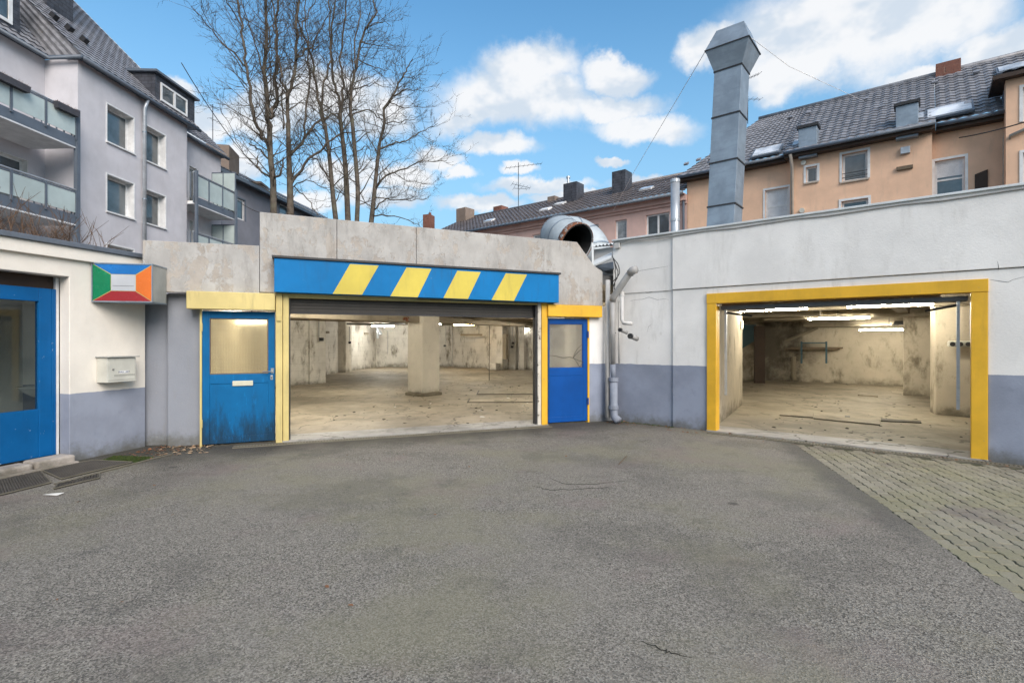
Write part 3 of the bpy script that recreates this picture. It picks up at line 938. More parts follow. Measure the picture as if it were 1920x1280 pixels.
# lintels over the side doors
lu0, lu1 = FM.U(349, .14), FM.U(515.5, .14)
part('lintel', 'pale_yellow', hall, lambda q: q.fbox(FM, lu0, lu1, 2.02, 2.275, -.1, .14), bevel=.01)
ru0, ru1 = FM.U(1028, .10), FM.U(1129.5, .10)
part('lintel', 'yellow', hall, lambda q: q.fbox(FM, ru0, ru1, 2.012, 2.232, -.1, .10), bevel=.01)
# posts
zp = 2.29
def post(px0, px1, mat, o0, o1, z1=zp):
    return part('post', mat, hall, lambda q: q.fbox(FM, FM.U(px0, o1), FM.U(px1, o1), 0, z1, o0, o1), bevel=.006)
post(517, 529.5, 'pale_yellow', -.12, .06); post(530.5, 541.5, 'pale_yellow', -.10, .03)
post(1008.5, 1015.2, 'white_peel', -.10, .02); post(1016, 1027, 'yellow', -.12, .05)
part('guide_rail', 'dark', hall, lambda q: q.fbox(FM, FM.U(1004.8), FM.U(1008), 0, zp, -.14, -.02))
part('guide_rail', 'dark', hall, lambda q: q.fbox(FM, FM.U(542.0), FM.U(544), 0, zp, -.12, -.04))
part('conduit_box', 'pale_yellow', hall, lambda q: q.fbox(FM, FM.U(519, .07), FM.U(527, .07), 1.86, 1.95, .06, .085), bevel=.006)
# roller shutter rolled up under a yellow rail
su0, su1 = FM.U(541.5, -.02), FM.U(1008, -.02)
part('shutter_rail', 'pale_yellow', hall, lambda q: q.fbox(FM, su0 - .05, su1 + .05, 2.225, 2.29, -.10, .0))
def shut(q):
    z = 2.015
    while z < 2.22:
        q.fpoly(FM, [(su0, z), (su1, z), (su1, z + .046), (su0, z + .046)], -.135, -.115)
        q.fpoly(FM, [(su0, z + .012), (su1, z + .012), (su1, z + .034), (su0, z + .034)], -.115, -.106)
        z += .05
part('roller_shutter', 'shutter', hall, shut)
part('shutter_baffle', 'shutter', hall, lambda q: q.fbox(FM, su0 - .1, su1 + .1, 2.06, CEIL - .002, -.45, -.15))  # added behind the shutter to block a lamp showing through the gap
part('shutter_edge', 'dark', hall, lambda q: q.fbox(FM, su0, su1, 1.985, 2.013, -.145, -.10))
# front wall pieces beside and behind the doors
part('front_wall', 'white_dado', hall, lambda q: q.fbox(FM, FM.U(1105.5), FM.U(1152, -.02), -.05, 2.235, -.14, -.02))
# grey pier between annex and door, set back under the parapet
pier0 = at(313, 640, 7.62); pier1 = at(377, 640, 7.72)
def pier(q):
    a, c = Vector(pier0[:2]), Vector(pier1[:2]); d = (c - a).normalized(); n_ = Vector((d.y, -d.x))
    pts = [a, c, c - n_ * .3, a - n_ * .3]
    q.slab([(p.x, p.y) for p in pts][::-1], -.05, 2.262)
part('pier', 'grey_render', hall, pier, bevel=.02)
def pier2(q):
    a, c = Vector(at(268, 640, 7.72)[:2]), Vector(at(314, 640, 7.76)[:2])
    q.slab([(a.x, a.y + .3), (c.x, c.y + .3), (c.x, c.y), (a.x, a.y)], -.05, 2.262)
part('pier', 'grey_render', hall, pier2)

def leaf_door(name, px0, px1, zt_, gl, mat, pane, label, panel_=True, off=-.03, gz=None):
    """half-glazed steel door: stiles, rails, recessed lower panel, glass"""
    u0, u1 = FM.U(px0, off), FM.U(px1, off)
    g0, g1 = FM.U(gl[0], off), FM.U(gl[1], off)
    z0 = .03
    gz0, gz1 = gz
    d = MB()
    d.fbox(FM, u0, g0, z0, zt_, off - .05, off).fbox(FM, g1, u1, z0, zt_, off - .05, off)
    d.fbox(FM, g0, g1, gz1, zt_, off - .05, off)
    d.fbox(FM, g0, g1, gz0 - .14, gz0, off - .05, off)
    d.fbox(FM, g0, g1, z0, z0 + .10, off - .05, off)
    door = d.build('door', mat, hall, bevel=.004)
    door['label'] = label
    part('lower_panel', mat, door, lambda q: q.fbox(FM, g0 + .001, g1 - .001, z0 + .101, gz0 - .141, off - .04, off - (.008 if panel_ else .001)))
    part('pane', pane, door, lambda q: q.fbox(FM, g0 + .001, g1 - .001, gz0 + .001, gz1 - .001, off - .034, off - .028))
    bead = MB(); w = .014
    bead.fbox(FM, g0 + .001, g0 + w, gz0 + .001, gz1 - .001, off - .028, off - .010).fbox(FM, g1 - w, g1 - .001, gz0 + .001, gz1 - .001, off - .028, off - .010)
    bead.fbox(FM, g0 + w, g1 - w, gz1 - w, gz1 - .001, off - .028, off - .010).fbox(FM, g0 + w, g1 - w, gz0 + .001, gz0 + w, off - .028, off - .010)
    bead.build('glazing_bead', 'wood' if panel_ else mat, door)
    return door, u0, u1, z0
d1, du0, du1, _ = leaf_door('door', 379, 515.5, 2.0, (393, 503), 'blue_door_old', 'wired_warm', 'faded blue door with amber wired pane and letter flap', True, -.03,
                            (FM.Z(450, 701, -.03), FM.Z(450, 597, -.03)))
hu, hz = FM.hit(510.5, 696, -.03)
def lever(q):
    q.fbox(FM, hu - .02, hu + .02, hz - .03, hz + .05, -.03, -.022)
    q.tube([FM.P(hu, hz, -.025), FM.P(hu, hz, .02), FM.P(hu - .03, hz, .03), FM.P(hu - .13, hz + .003, .03)], .009, 8)
part('handle', 'steel', d1, lever)
ku, kz = FM.hit(509.5, 707.5, -.03)
part('lock_plate', 'steel', d1, lambda q: q.fbox(FM, ku - .018, ku + .018, kz - .035, kz + .035, -.03, -.023), bevel=.003)
part('keyhole', 'dark', d1, lambda q: q.fbox(FM, ku - .005, ku + .005, kz - .016, kz + .010, -.023, -.0215))
fu0, fz0 = FM.hit(436, 723.5, -.03); fu1, fz1 = FM.hit(474.5, 713, -.03)
part('letter_flap', 'plate', d1, lambda q: q.fbox(FM, fu0, fu1, fz0, fz1, -.037, -.018), bevel=.006)
part('jamb', 'pale_yellow', hall, lambda q: q.fbox(FM, FM.U(374.5, -.02), FM.U(378.4, -.02), 0, 2.02, -.10, -.02))
for zz in (.28, 1.70):
    part('hinge', 'pale_yellow', hall, lambda q: q.tube([FM.P(FM.U(378.3, -.02), zz, -.012), FM.P(FM.U(378.3, -.02), zz + .12, -.012)], .012, 8))
d2, eu0, eu1, _ = leaf_door('door', 1028.2, 1101.5, FM.Z(1060, 597.5, -.03), (1029.5, 1093.5), 'blue_door', 'wired', 'deep blue door with a cracked clear pane', False, -.03,
                            (FM.Z(1060, 690, -.03), FM.Z(1060, 606.5, -.03)))
part('jamb', 'yellow', hall, lambda q: q.fbox(FM, FM.U(1102, -.01), FM.U(1105.3, -.01), 0, 2.02, -.10, -.01))
for zz in (.34, 1.62):
    part('hinge', 'blue_door', d2, lambda q: q.tube([FM.P(FM.U(1102.6, .0), zz, .004), FM.P(FM.U(1102.6, .0), zz + .13, .004)], .014, 8))
def crk(pts):
    pp = [FM.P(*FM.hit(1020 + x / 11.64, 590 + y / 11.64, -.026), -.026) for x, y in pts]
    part('crack', 'dark', d2, lambda q: q.tube(pp, [.003 + .003 * (i / len(pp)) for i in range(len(pp))], 5))
crk([(98, 888), (180, 890), (290, 905), (380, 932), (450, 935), (540, 922), (640, 938)])
crk([(855, 640), (790, 680), (730, 740), (690, 810), (660, 870), (640, 938)])
crk([(860, 735), (790, 775), (735, 820), (690, 870), (640, 938)])
crk([(640, 938), (700, 970), (760, 1000), (820, 1020), (860, 1030)])
crk([(640, 938), (690, 1000), (730, 1060), (780, 1140)])
crk([(860, 1030), (820, 1080), (795, 1130)])

# hall interior: walls, pillars, beams
def strip(pts, z0, z1, t, mat, name='wall', parent=hall):
    """upright wall along a 2D line, thickness t to its far side"""
    for a, c in zip(pts[:-1], pts[1:]):
        a, c = Vector(a[:2]), Vector(c[:2]); d = (c - a).normalized(); n_ = Vector((-d.y, d.x))
        part(name, mat, parent, lambda q: q.slab([tuple(a + n_ * t), tuple(c + n_ * t), tuple(c), tuple(a)], z0, z1))
lw0 = FM.P(FM.U(377), 0, -.62)
A0, A1, A2 = Vector((-7.78, 18.1)), Vector((-7.30, 18.62)), Vector((-6.98, 19.3))
strip([lw0, A0 - Vector((.3, .4))], 0, CEIL, .2, 'hallwall')
strip([A0 - Vector((.3, .4)), A1], 0, CEIL, .25, 'hallwall')
strip([A1 + Vector((.05, -.06)), A2 + Vector((.05, -.06))], 0, CEIL, .45, 'hallwall', 'wall_pier')
strip([(-8.62, 22.6), (-8.57, 25.5)], 0, CEIL, .2, 'hallwall')
strip([A2, (-8.62, 22.6)], 0, CEIL, .2, 'hallwall')
part('wall_pier', 'pillar', hall, lambda q: q.slab([(-8.75, 26.55), (-8.18, 26.35), (-8.28, 25.75), (-8.75, 25.55)], 0, CEIL))
strip([(-8.55, 26.4), (-8.2, 31.2)], 0, CEIL, .2, 'hallwall')
strip([(-8.2, 31.2), (-6.2, 31.5), (back1.x, back1.y)], 0, CEIL, .2, 'hallwall')
strip([(back1.x, back1.y), (-.3, back1.y - 3.727)], 0, CEIL, .25, 'hallwall')
strip([(-.3, back1.y - 3.727), (7.4, 22.76)], 0, CEIL, .25, 'hallwall')
strip([(7.4, 22.76), (back0.x, back0.y)], 0, CEIL, .25, 'garagewall')
strip([(back0.x, back0.y), (e1.x, e1.y)], 0, CEIL, .25, 'garagewall')
pc = Vector((-2.5, 14.45))                                     # big square pillar: its front edge
cc = pc - D1 * .325 + D2 * .325
pil = part('pillar', 'pillar', hall, lambda q: q.obox(cc, D1, D2, .325, .325, 0.1, CEIL), bevel=.03)
part('plinth', 'beam', pil, lambda q: q.obox(cc, D1, D2, .37, .38, 0, .10), bevel=.02)
for c in (cc + D2 * 7.6 + D1 * 5.5, cc + D2 * 13.5 + D1 * .4, Vector((-.55, 28.4)), Vector((.15, 28.45)), Vector((.62, 28.2))):
    part('pillar', 'hallwall', hall, lambda q: q.obox(c, D1, D2, .22, .22, 0, CEIL), bevel=.02)
pr = at(1076, 640, 15.0)
part('pillar', 'hallwall', hall, lambda q: q.obox(pr, D1, D2, .2, .2, 0, CEIL), bevel=.02)
part('plinth', 'hallwall', hall, lambda q: q.obox((-.95, 28.3), D1, D2, .32, .25, 0, .38), bevel=.02)
part('cabinet_panel', 'beam', hall, lambda q: q.obox(at(947, 640, 28.0), D1, D2, .14, .05, .6, 1.95))
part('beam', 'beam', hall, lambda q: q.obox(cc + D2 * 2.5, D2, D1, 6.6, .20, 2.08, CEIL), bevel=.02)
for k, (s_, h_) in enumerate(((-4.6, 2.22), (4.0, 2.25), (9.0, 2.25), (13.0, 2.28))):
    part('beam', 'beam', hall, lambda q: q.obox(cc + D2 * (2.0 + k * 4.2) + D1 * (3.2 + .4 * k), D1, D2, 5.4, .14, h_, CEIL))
for k in range(3):
    part('ceiling_pipe', 'pipe', hall, lambda q: q.tube([(-5 + k * .3, 13.0 + k * 1.4, 2.32), (0 + k * .6, 15.5 + k * 1.4, 2.36), (6, 18.6 + k, 2.36)], .045, 8), smooth=True)
part('ceiling_pipe', 'rust', hall, lambda q: q.tube([at(535, 590.5, 12.6), at(640, 593, 13.4), at(766, 598.5, 14.2)], .06, 8), smooth=True)
part('ceiling_pipe', 'wood', hall, lambda q: q.tube([at(540, 597, 14.6), at(660, 600, 15.2), at(766, 602.5, 15.8)], .05, 8), smooth=True)
random.seed(3)
for k in range(7):
    y0 = random.uniform(589, 602)
    part('ceiling_pipe', random.choice(('pipe', 'dark', 'wood')), hall, lambda q: q.tube([at(822, y0, 16 + k), at(910, y0 + random.uniform(-3, 4), 17 + k), at(1010, y0 + random.uniform(-4, 6), 16.5 + k)], random.uniform(.02, .05), 6), smooth=True)
part('ceiling_pipe', 'pipe', hall, lambda q: q.tube([at(650, 607, 25.0), at(697, 608, 25.2), at(760, 606, 25.6)], .05, 8), smooth=True)
vp = at(708, 640, 29.6)
part('exhaust_pipe', 'galv_light', hall, lambda q: (q.tube([(vp.x, vp.y, CEIL), (vp.x, vp.y, 1.72)], .09, 10), q.tube([(vp.x + .1, vp.y, 2.12), (vp.x + .2, vp.y - .05, 1.95)], .1, 8)), smooth=True)
part('hanging_cord', 'cable', hall, lambda q: q.tube([at(917.5, 596, 20.5), at(917.2, 715, 20.5)], .012, 5))
for (px, py, Y, w_) in ((677, 624.5, 29.2, .42), (884, 627, 29.6, .62), (613, 622, 23.5, .1)):
    p = at(px, py, Y)
    part('wall_bracket', 'beam', hall, lambda q: q.box(p.x - w_, p.x + w_, p.y - .05, p.y + .05, p.z - .07, p.z + .03))
for (px, py, Y) in ((603, 636, 18.75), (655.5, 642, 26.1), (962, 643, 28.1), (960, 650, 28.1), (834, 648, 31.5)):
    p = at(px, py, Y)
    part('junction_box', 'dark', hall, lambda q: q.box(p.x - .07, p.x + .07, p.y - .06, p.y + .04, p.z - .06, p.z + .06))
for (px, y0, y1, Y) in ((598, 600, 634, 18.72), (655, 612, 641, 26.0), (727, 620, 662, 30.6), (848, 606, 684, 31.6), (836, 608, 645, 31.6), (961, 607, 641, 28.0), (1000, 612, 690, 27.6), (898, 606, 628, 30.2)):
    a, c = at(px, y0, Y), at(px, y1, Y)
    part('conduit', 'pipe', hall, lambda q: q.tube([a, c], .022, 6))
# hall floor pit covers
for c, hx, hy in ((Vector((.7, 15.6)), 1.7, .55), (Vector((-.1, 13.4)), 1.0, .35)):
    part('pit_cover', 'floor', hall, lambda q: q.obox(c, (1, .02), (-.02, 1), hx, hy, .0, .036), bevel=.006)
    part('pit_rim', 'grating', hall, lambda q: q.obox(c, (1, .02), (-.02, 1), hx + .04, hy + .04, .0, .024))
# slab over both garages
roofpoly = [FM.P(uA, 0, -.145), FM.P(uG, 0, -.145), CORN, FR.P(FR.U(1262), 0, -.1), FR.P(6.9, 0, -.1)]
roofpoly = [(p.x, p.y) for p in roofpoly] + [(back0.x + .4, back0.y + .2), (back1.x + .2, back1.y + .4), (-9.0, 33.0), (-9.0, 20.0)]
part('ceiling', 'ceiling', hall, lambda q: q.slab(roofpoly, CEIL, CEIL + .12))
part('roof', 'roof_felt', hall, lambda q: q.slab(roofpoly, CEIL + .121, 2.86))

# ------------------------------------------------------------------ white block with yellow frame
blk = thing('garage_block', 'white rendered garage block with blue grey dado and yellow framed opening', 'garage', FR.P(0, 0))
oU0, oU1 = FR.U(1326), FR.U(1853)
iU0, iU1 = FR.U(1342), FR.U(1820)
rEnd = 6.9
u1261 = FR.U(1261.5)
part('wall', 'white_dado', blk, lambda q: q.fbox(FR, FR.U(1146, -.03) - .02, u1261, -.05, 2.475, -.2, -.03))
b = wall_mesh(FR, u1261 + .001, rEnd, -.05, 2.475, [(oU0, oU1, -1, 2.36)], .18)
b.build('wall', 'white_dado', blk)
# upper band stands proud with a shadow line below
part('parapet_band', 'white_up', blk, lambda q: q.fbox(FR, u1261, rEnd, 2.487, 3.50, -.2, .022), bevel=.006)
part('parapet_band', 'white_up', blk, lambda q: q.fbox(FR, FR.U(1149, -.0) , u1261 - .002, 2.476, 3.50, -.2, -.012), bevel=.006)
part('coping', 'roof_white', blk, lambda q: q.fbox(FR, FR.U(1149), rEnd, 3.501, 3.535, -.24, .055), bevel=.006)
part('coping_cable', 'pipe', blk, lambda q: q.tube([FR.P(FR.U(1152) + i * .45, 3.455 + .012 * math.sin(i * 2.1), .035) for i in range(17)], .011, 6), smooth=True)
part('junction_box', 'pipe_white', blk, lambda q: q.fbox(FR, FR.U(1152, .03), FR.U(1162, .03), 3.36, 3.46, -.01, .05), bevel=.005)
# yellow steel frame
part('frame_post', 'yellow', blk, lambda q: q.fbox(FR, FR.U(1325, .03), FR.U(1342.5, .03), 0, 2.20, -.16, .03), bevel=.006)
part('frame_post', 'yellow', blk, lambda q: q.fbox(FR, FR.U(1820.5, .03), FR.U(1852.5, .03), 0, 2.19, -.16, .03), bevel=.006)
hb = [(FR.U(1324.5, .034), 2.203), (FR.U(1853.5, .034), 2.193), (FR.U(1853.5, .034), 2.362), (FR.U(1324.5, .034), 2.375)]
part('frame_head', 'yellow', blk, lambda q: q.fpoly(FR, hb, -.16, .034), bevel=.006)
for pts in (((1190, 548), (1202, 546), (1215, 549), (1231, 545), (1250, 546), (1261, 543)), ((1176, 566), (1190, 562), (1205, 561), (1217, 557), (1233, 562), (1246, 560), (1258, 563)),
            ((1188, 510), (1205, 507), (1230, 503), (1261, 498)), ((1212, 628), (1216, 612), (1224, 606))):
    part('crack', 'dark', blk, lambda q: q.tube([FR.P(*FR.hit(x, y, -.029), -.031 if y > 520 else -.013) for x, y in pts], [.001 + .0025 * math.sin(math.pi * i / (len(pts) - 1)) for i in range(len(pts))], 4))
for pts in (((1856, 524), (1875, 527), (1890, 529), (1900, 524), (1925, 518)), ((1870, 490), (1872, 500), (1871, 508))):
    part('crack', 'dark', blk, lambda q: q.tube([FR.P(*FR.hit(x, y, .0), .001 if y > 515 else .022) for x, y in pts], [.001 + .0018 * math.sin(math.pi * i / (len(pts) - 1)) for i in range(len(pts))], 4))
# raised door leaf lying under the ceiling, seen on edge
part('lifting_door', 'anthracite', blk, lambda q: q.fbox(FR, iU0 + .02, iU1 - .02, 2.10, 2.165, -.48, -.17), bevel=.01)
part('door_edge', 'wood', blk, lambda q: q.fbox(FR, iU0 + .05, iU1 - .3, 2.166, 2.20, -.19, -.17))
for u in (iU0 + .10, iU1 - .12):
    part('guide_rail', 'galv_light', blk, lambda q: q.fbox(FR, u - .018, u + .018, .62, 2.1, -.24, -.20))
    part('spring', 'dark', blk, lambda q: q.tube([FR.P(u, 2.05, -.26), FR.P(u + (.35 if u < 2 else -.35), 1.99, -.5)], .018, 6))
# partition beside the opening, piers, back wall gear
ps = FR.P(iU0 - .12, 0, -.25); pe = Vector((5.62, 12.62))
part('partition', 'garagewall', blk, lambda q: q.slab([(ps.x - .12, ps.y + .1), (pe.x - .12, pe.y + .1), (pe.x, pe.y), (ps.x, ps.y)], 0, CEIL))
sw = at(1386, 588 + 14, 12.3)
part('switch_box', 'letterbox', blk, lambda q: q.obox((sw.x + .05, sw.y), D2, D1, .07, .03, 1.85, 2.05), bevel=.01)
pp = at(1734, 640, 14.5)
part('pier', 'garagewall', blk, lambda q: q.obox((pp.x + .12, pp.y + .25), D1, D2, .42, .25, 0, CEIL), bevel=.02)
p0, p1 = at(1754, 640, 10.9), at(1830, 640, 10.25)
part('pier', 'garagewall', blk, lambda q: q.slab([(p0.x, p0.y), (p1.x + .8, p1.y - .6), (p1.x + 1.4, p1.y + .3), (p0.x + .25, p0.y + .45)][::-1], 0, CEIL), bevel=.02)
sk = at(1795, 645, 10.55)
def sockets(q):
    q.obox((sk.x, sk.y - .07), D1, D2, .20, .05, sk.z - .06, sk.z + .07)
so = part('socket_strip', 'letterbox', blk, sockets, bevel=.03)
for k in (-1, 0, 1):
    c = Vector((sk.x, sk.y - .07)) + D1 * .12 * k - D2 * .05
    part('socket', 'dark', so, lambda q: q.tube([(c.x, c.y, sk.z), (c.x - D2.x * .02, c.y - D2.y * .02, sk.z)], .045, 12))
part('conduit', 'pipe', blk, lambda q: q.tube([(sk.x, sk.y - .04, sk.z + .06), (sk.x, sk.y - .04, 2.3), (sk.x - .1, sk.y + .02, 2.42)], .014, 6))
FB = Frame((back0.x, back0.y), (D1.x, D1.y)); FB = Frame(tuple(Vector((7.4, 22.76))), tuple(Vector((back0.x - 7.4, back0.y - 22.76))))
# soot-blackened shelf with blue brackets on the back wall
u0, zs = FB.hit(1473, 653.5, .4); u1, _ = FB.hit(1578, 653.5, .4)
part('shelf', 'wood', blk, lambda q: (q.fbox(FB, u0, u1 - .1, zs - .03, zs + .02, .05, .5), q.fbox(FB, u0 + .15, u1, zs + .025, zs + .07, .05, .45)))
for px in (1503, 1549.5):
    ub, zb = FB.hit(px, 681, .52); _, zt2 = FB.hit(px, 640, .52)
    part('shelf_bracket', 'teal', blk, lambda q: q.fbox(FB, ub - .03, ub + .03, zb, zt2, .52, .56))
ubx, zbx = FB.hit(1503, 642.5, .52); ubx2, _ = FB.hit(1549.5, 642.5, .52)
part('shelf_rail', 'teal', blk, lambda q: q.fbox(FB, ubx, ubx2, zbx - .02, zbx + .02, .525, .555))
part('pipe_stub', 'beam', blk, lambda q: q.tube([FB.P(*FB.hit(1488, 668, .2), .2), FB.P(*FB.hit(1488, 712, .2), .2)], .09, 8))
rk0 = FB.hit(1472, 640, .25); rk1 = FB.hit(1533, 614, .25)
part('raking_pipe', 'beam', blk, lambda q: q.tube([FB.P(*rk0, .25), FB.P(*rk1, .25)], .06, 8))
# brown board and teal sheet by the gap to the hall
pb0 = at(1415, 640, 19.2); pb1 = at(1433, 640, 19.0)
part('brown_board', 'brown_board', blk, lambda q: q.obox(((pb0.x + pb1.x) / 2, 19.1), (1, 0), (0, 1), .19, .04, .0, 2.12))
tb = at(1403, 640, 19.9)
part('teal_sheet', 'teal', blk, lambda q: q.add([(tb.x - .6, tb.y, 1.05), (tb.x + .35, tb.y + .1, 1.62), (tb.x + .35, tb.y + .1, 2.2), (tb.x - .6, tb.y, 2.2)], [(0, 1, 2, 3)]), solid=.03)
part('low_wall', 'garagewall', blk, lambda q: q.obox((tb.x, tb.y + .25), (1, .1), (-.1, 1), .7, .08, 0, CEIL))
# lowered bulkhead and beams under the garage ceiling
part('beam', 'beam', blk, lambda q: q.fbox(FR, -1.0, 6.4, 2.28, CEIL, -5.0, -4.7))
part('beam', 'beam', blk, lambda q: q.fbox(FR, -1.0, 6.4, 2.20, CEIL, -8.4, -8.1))
part('beam', 'beam', blk, lambda q: q.fbox(FR, 2.3, 2.55, 2.30, CEIL, -8.1, -2.0))
part('bulkhead', 'beam', blk, lambda q: q.fbox(FR, -.5, 6.6, 2.06, CEIL, -13.0, -11.4), bevel=.02)
part('hanging_sheet', 'dark', blk, lambda q: q.fpoly(FR, [(2.0, 2.06), (2.9, 2.06), (2.7, 2.2), (2.1, 2.2)], -11.3, -11.25))
# lift pit plates in the garage floor
def floorq(pts, h):
    g = [on_ground(1300 + x / 3.097, 500 + y / 3.097) for x, y in pts]
    return lambda q: q.slab([(p.x, p.y) for p in g], .0, h)
part('pit_plate', 'floor', blk, floorq([(500, 868), (695, 882), (700, 855), (520, 843)], .034))
part('pit_plate', 'floor', blk, floorq([(697, 888), (1085, 926), (1088, 888), (702, 856)], .037))
part('pit_plate', 'grating', blk, floorq([(1090, 902), (1325, 913), (1320, 903), (1090, 888)], .032))
part('pit_plate', 'floor', blk, floorq([(955, 752), (1072, 760), (1070, 712), (955, 708)], .05))
part('pit_handle', 'dark', blk, floorq([(880, 882), (910, 884), (910, 876), (880, 874)], .040))

# tubes
def lamp(p, d, half, mat, label):
    p = Vector(p); d = Vector((d[0], d[1], 0)).normalized()
    root = thing('fluorescent_lamp', label, 'lamp', p, 'fluorescent lamps')
    part('tube', mat, root, lambda q: q.tube([p - d * half, p + d * half], .02, 10), smooth=True)
    sd = Vector((-d.y, d.x, 0))
    part('housing', 'letterbox', root, lambda q: q.obox(p, d, sd, half + .03, .035, p.z + .04, p.z + .09))
    for s in (-1, 1):
        e = p + d * half * s
        part('tube_holder', 'letterbox', root, lambda q: q.obox(e + d * .01 * s, d, sd, .012, .02, p.z - .022, p.z + .045))
    part('hanger', 'cable', root, lambda q: q.tube([p + Vector((0, 0, .09)), Vector((p.x, p.y, CEIL))], .008, 5))
lamp(at(718, 611.4, 28.2), (1, -.1), .62, 'tube_cool', 'cool white fluorescent tube lighting the pale wall deep in the hall')
lamp(at(872, 608.8, 27.4), (1, -.05), .60, 'tube_warm', 'amber glowing fluorescent tube hanging before the hall back wall')
lamp(at(821, 606.5, 26.5), (.1, 1), .6, 'tube_cool', 'fluorescent tube seen end on beside the square pillar')
lamp(at(997, 617, 28.0), (1, -.2), .62, 'tube_cool', 'fluorescent tube partly hidden behind the flaking door post')
lamp(at(472, 603, 10.2), (1, .15), .28, 'tube_hall', 'fluorescent tube glowing through the amber door pane')
lamp((-4.6, 15.6, 2.44), D2, .62, 'tube_hall', 'added unseen fill tube above the hall floor behind the shutter')  # out of sight, added for more light in the hall
lamp((-4.0, 11.2, 2.46), D1, .62, 'tube_hall', 'added unseen fill tube just behind the rolled shutter')  # unseen, put in to light the square pillar and the front floor
lamp((.95, 12.7, 2.46), D2, .62, 'tube_hall', 'fluorescent tube behind the cracked door pane')
lamp((1.3, 16.2, 2.44), D2, .62, 'tube_hall', 'added unseen fill tube above the pit covers in the hall')  # extra hidden source, fills the hall with light
lamp((-1.4, 21.6, 2.44), D1, .62, 'tube_hall', 'added fill tube over the middle of the hall')  # extra source added to brighten the hall
lamp((3.2, 21.0, 2.44), D1, .62, 'tube_hall', 'added unseen fill tube over the far side of the hall')  # hidden extra source brightening the far side
lamp(at(1445, 581, 11.9), (D1.x, D1.y), .75, 'tube', 'fluorescent tube next to the partition under the garage ceiling')
lamp(at(1571, 597, 14.6), (D1.x, D1.y), .74, 'tube', 'fluorescent tube hanging mid garage on a thin cord')
lamp(at(1666, 573, 10.7), (D1.x, D1.y), .72, 'tube', 'fluorescent tube close below the raised garage door leaf')
lamp(at(1733, 570, 11.2), (D1.x, D1.y), .30, 'tube', 'short fluorescent tube by the plastered pier')
lamp(at(1667, 618, 16.4), (D1.x, D1.y), .78, 'tube', 'bright fluorescent tube washing the garage back wall')

# ------------------------------------------------------------------ cream annex
annex = thing('annex', 'cream rendered annex with blue glazed shopfront and grey dado', 'building', FL.P(0, 0))
aE = FL.U(272.5)
b = wall_mesh(FL, -3.6, aE, -.05, 2.60, [(-3.2, 0.0, -1, 2.38)], .17)
b.build('wall', 'cream_dado', annex, bevel=.008)
part('end_wall', 'cream_dado', annex, lambda q: q.fbox(FL, aE - .17, aE - .002, -.05, 2.6, -3.2, -.172))
part('fascia', 'cream_dado', annex, lambda q: q.fbox(FL, -3.6, aE + .02, 2.601, 2.755, -.2, .06), bevel=.006)
part('coping', 'coping', annex, lambda q: q.fbox(FL, -3.6, aE + .25, 2.757, 2.82, -.25, .10), bevel=.008)
part('roof', 'roof_felt', annex, lambda q: q.fbox(FL, -3.6, aE - .03, 2.60, 2.74, -3.4, -.202))
SO = -.17
su1_ = FL.U(105.5, SO); su0_ = FL.U(73, SO)
sz_t0, sz_t1 = 2.05, 2.22
shop = MB()
zk = FL.Z(60, 768, SO)
shop.fbox(FL, su0_, su1_, .10, sz_t1, SO - .07, SO)
shop.fbox(FL, -3.1, su0_, sz_t0, sz_t1, SO - .07, SO)
shop.fbox(FL, -3.1, su0_, .10, zk, SO - .065, SO - .006)
sf = shop.build('shopfront', 'blue_shop', annex, bevel=.006)
part('pane', 'clear', sf, lambda q: q.fbox(FL, -3.1, su0_, zk, sz_t0, SO - .04, SO - .034))
part('stile_bead', 'blue_shop', sf, lambda q: q.fbox(FL, su1_ - .055, su1_ - .04, .10, sz_t1, SO, SO + .006))
part('white_jamb', 'win_white', annex, lambda q: q.fbox(FL, su1_ + .002, .0, .06, 2.37, SO - .08, SO - .012))
part('head_board', 'brown_board', annex, lambda q: q.fbox(FL, -3.1, su1_, sz_t1 + .001, 2.378, SO - .09, SO - .05))
# the little room behind the glass, with its wash basin
part('room_wall', 'room', annex, lambda q: q.fbox(FL, -3.4, 1.3, 0, 2.58, -2.35, -2.25))
part('room_wall', 'room', annex, lambda q: q.fbox(FL, 1.2, 1.3, 0, 2.58, -2.25, -.26))
part('room_floor', 'floor', annex, lambda q: q.fbox(FL, -3.4, 1.2, .0, .06, -2.3, -.25))
bas = FL.P(.78, 0, -1.72)
def basin(q):
    ring = []
    prof = [(.03, .70), (.10, .72), (.20, .80), (.245, .855), (.255, .87), (.235, .87), (.19, .82), (.05, .77)]
    S = 20
    b0 = len(q.v)
    for r, z in prof:
        for k in range(S):
            w = 2 * math.pi * k / S
            q.v.append((bas.x + r * 1.25 * math.cos(w), bas.y + r * math.sin(w), z))
    for i in range(len(prof) - 1):
        for k in range(S):
            k2 = (k + 1) % S
            q.f.append([b0 + i * S + k, b0 + i * S + k2, b0 + (i + 1) * S + k2, b0 + (i + 1) * S + k]); q.mi.append(0)
wb = thing('wash_basin', 'white wash basin seen through the blue shopfront pane', 'basin', (bas.x, bas.y, 0))
part('bowl', 'porcelain', wb, basin, smooth='fix')
part('waste_pipe', 'steel', wb, lambda q: q.tube([(bas.x, bas.y, .72), (bas.x, bas.y, .5), (bas.x - .05, bas.y + .25, .45)], .02, 8), smooth=True)
part('pedestal', 'porcelain', wb, lambda q: q.tube([(bas.x, bas.y, .06), (bas.x, bas.y, .72)], [.10, .06], 14), smooth=True)
gs = FL.P(-.3, 1.62, -.75)
tag(part('glass_shelf', 'frosted', None, lambda q: q.fbox(FL, 1.0, 1.19, 1.90, 1.91, -1.95, -1.35)), 'thin green glass shelf above the wash basin', 'shelf')
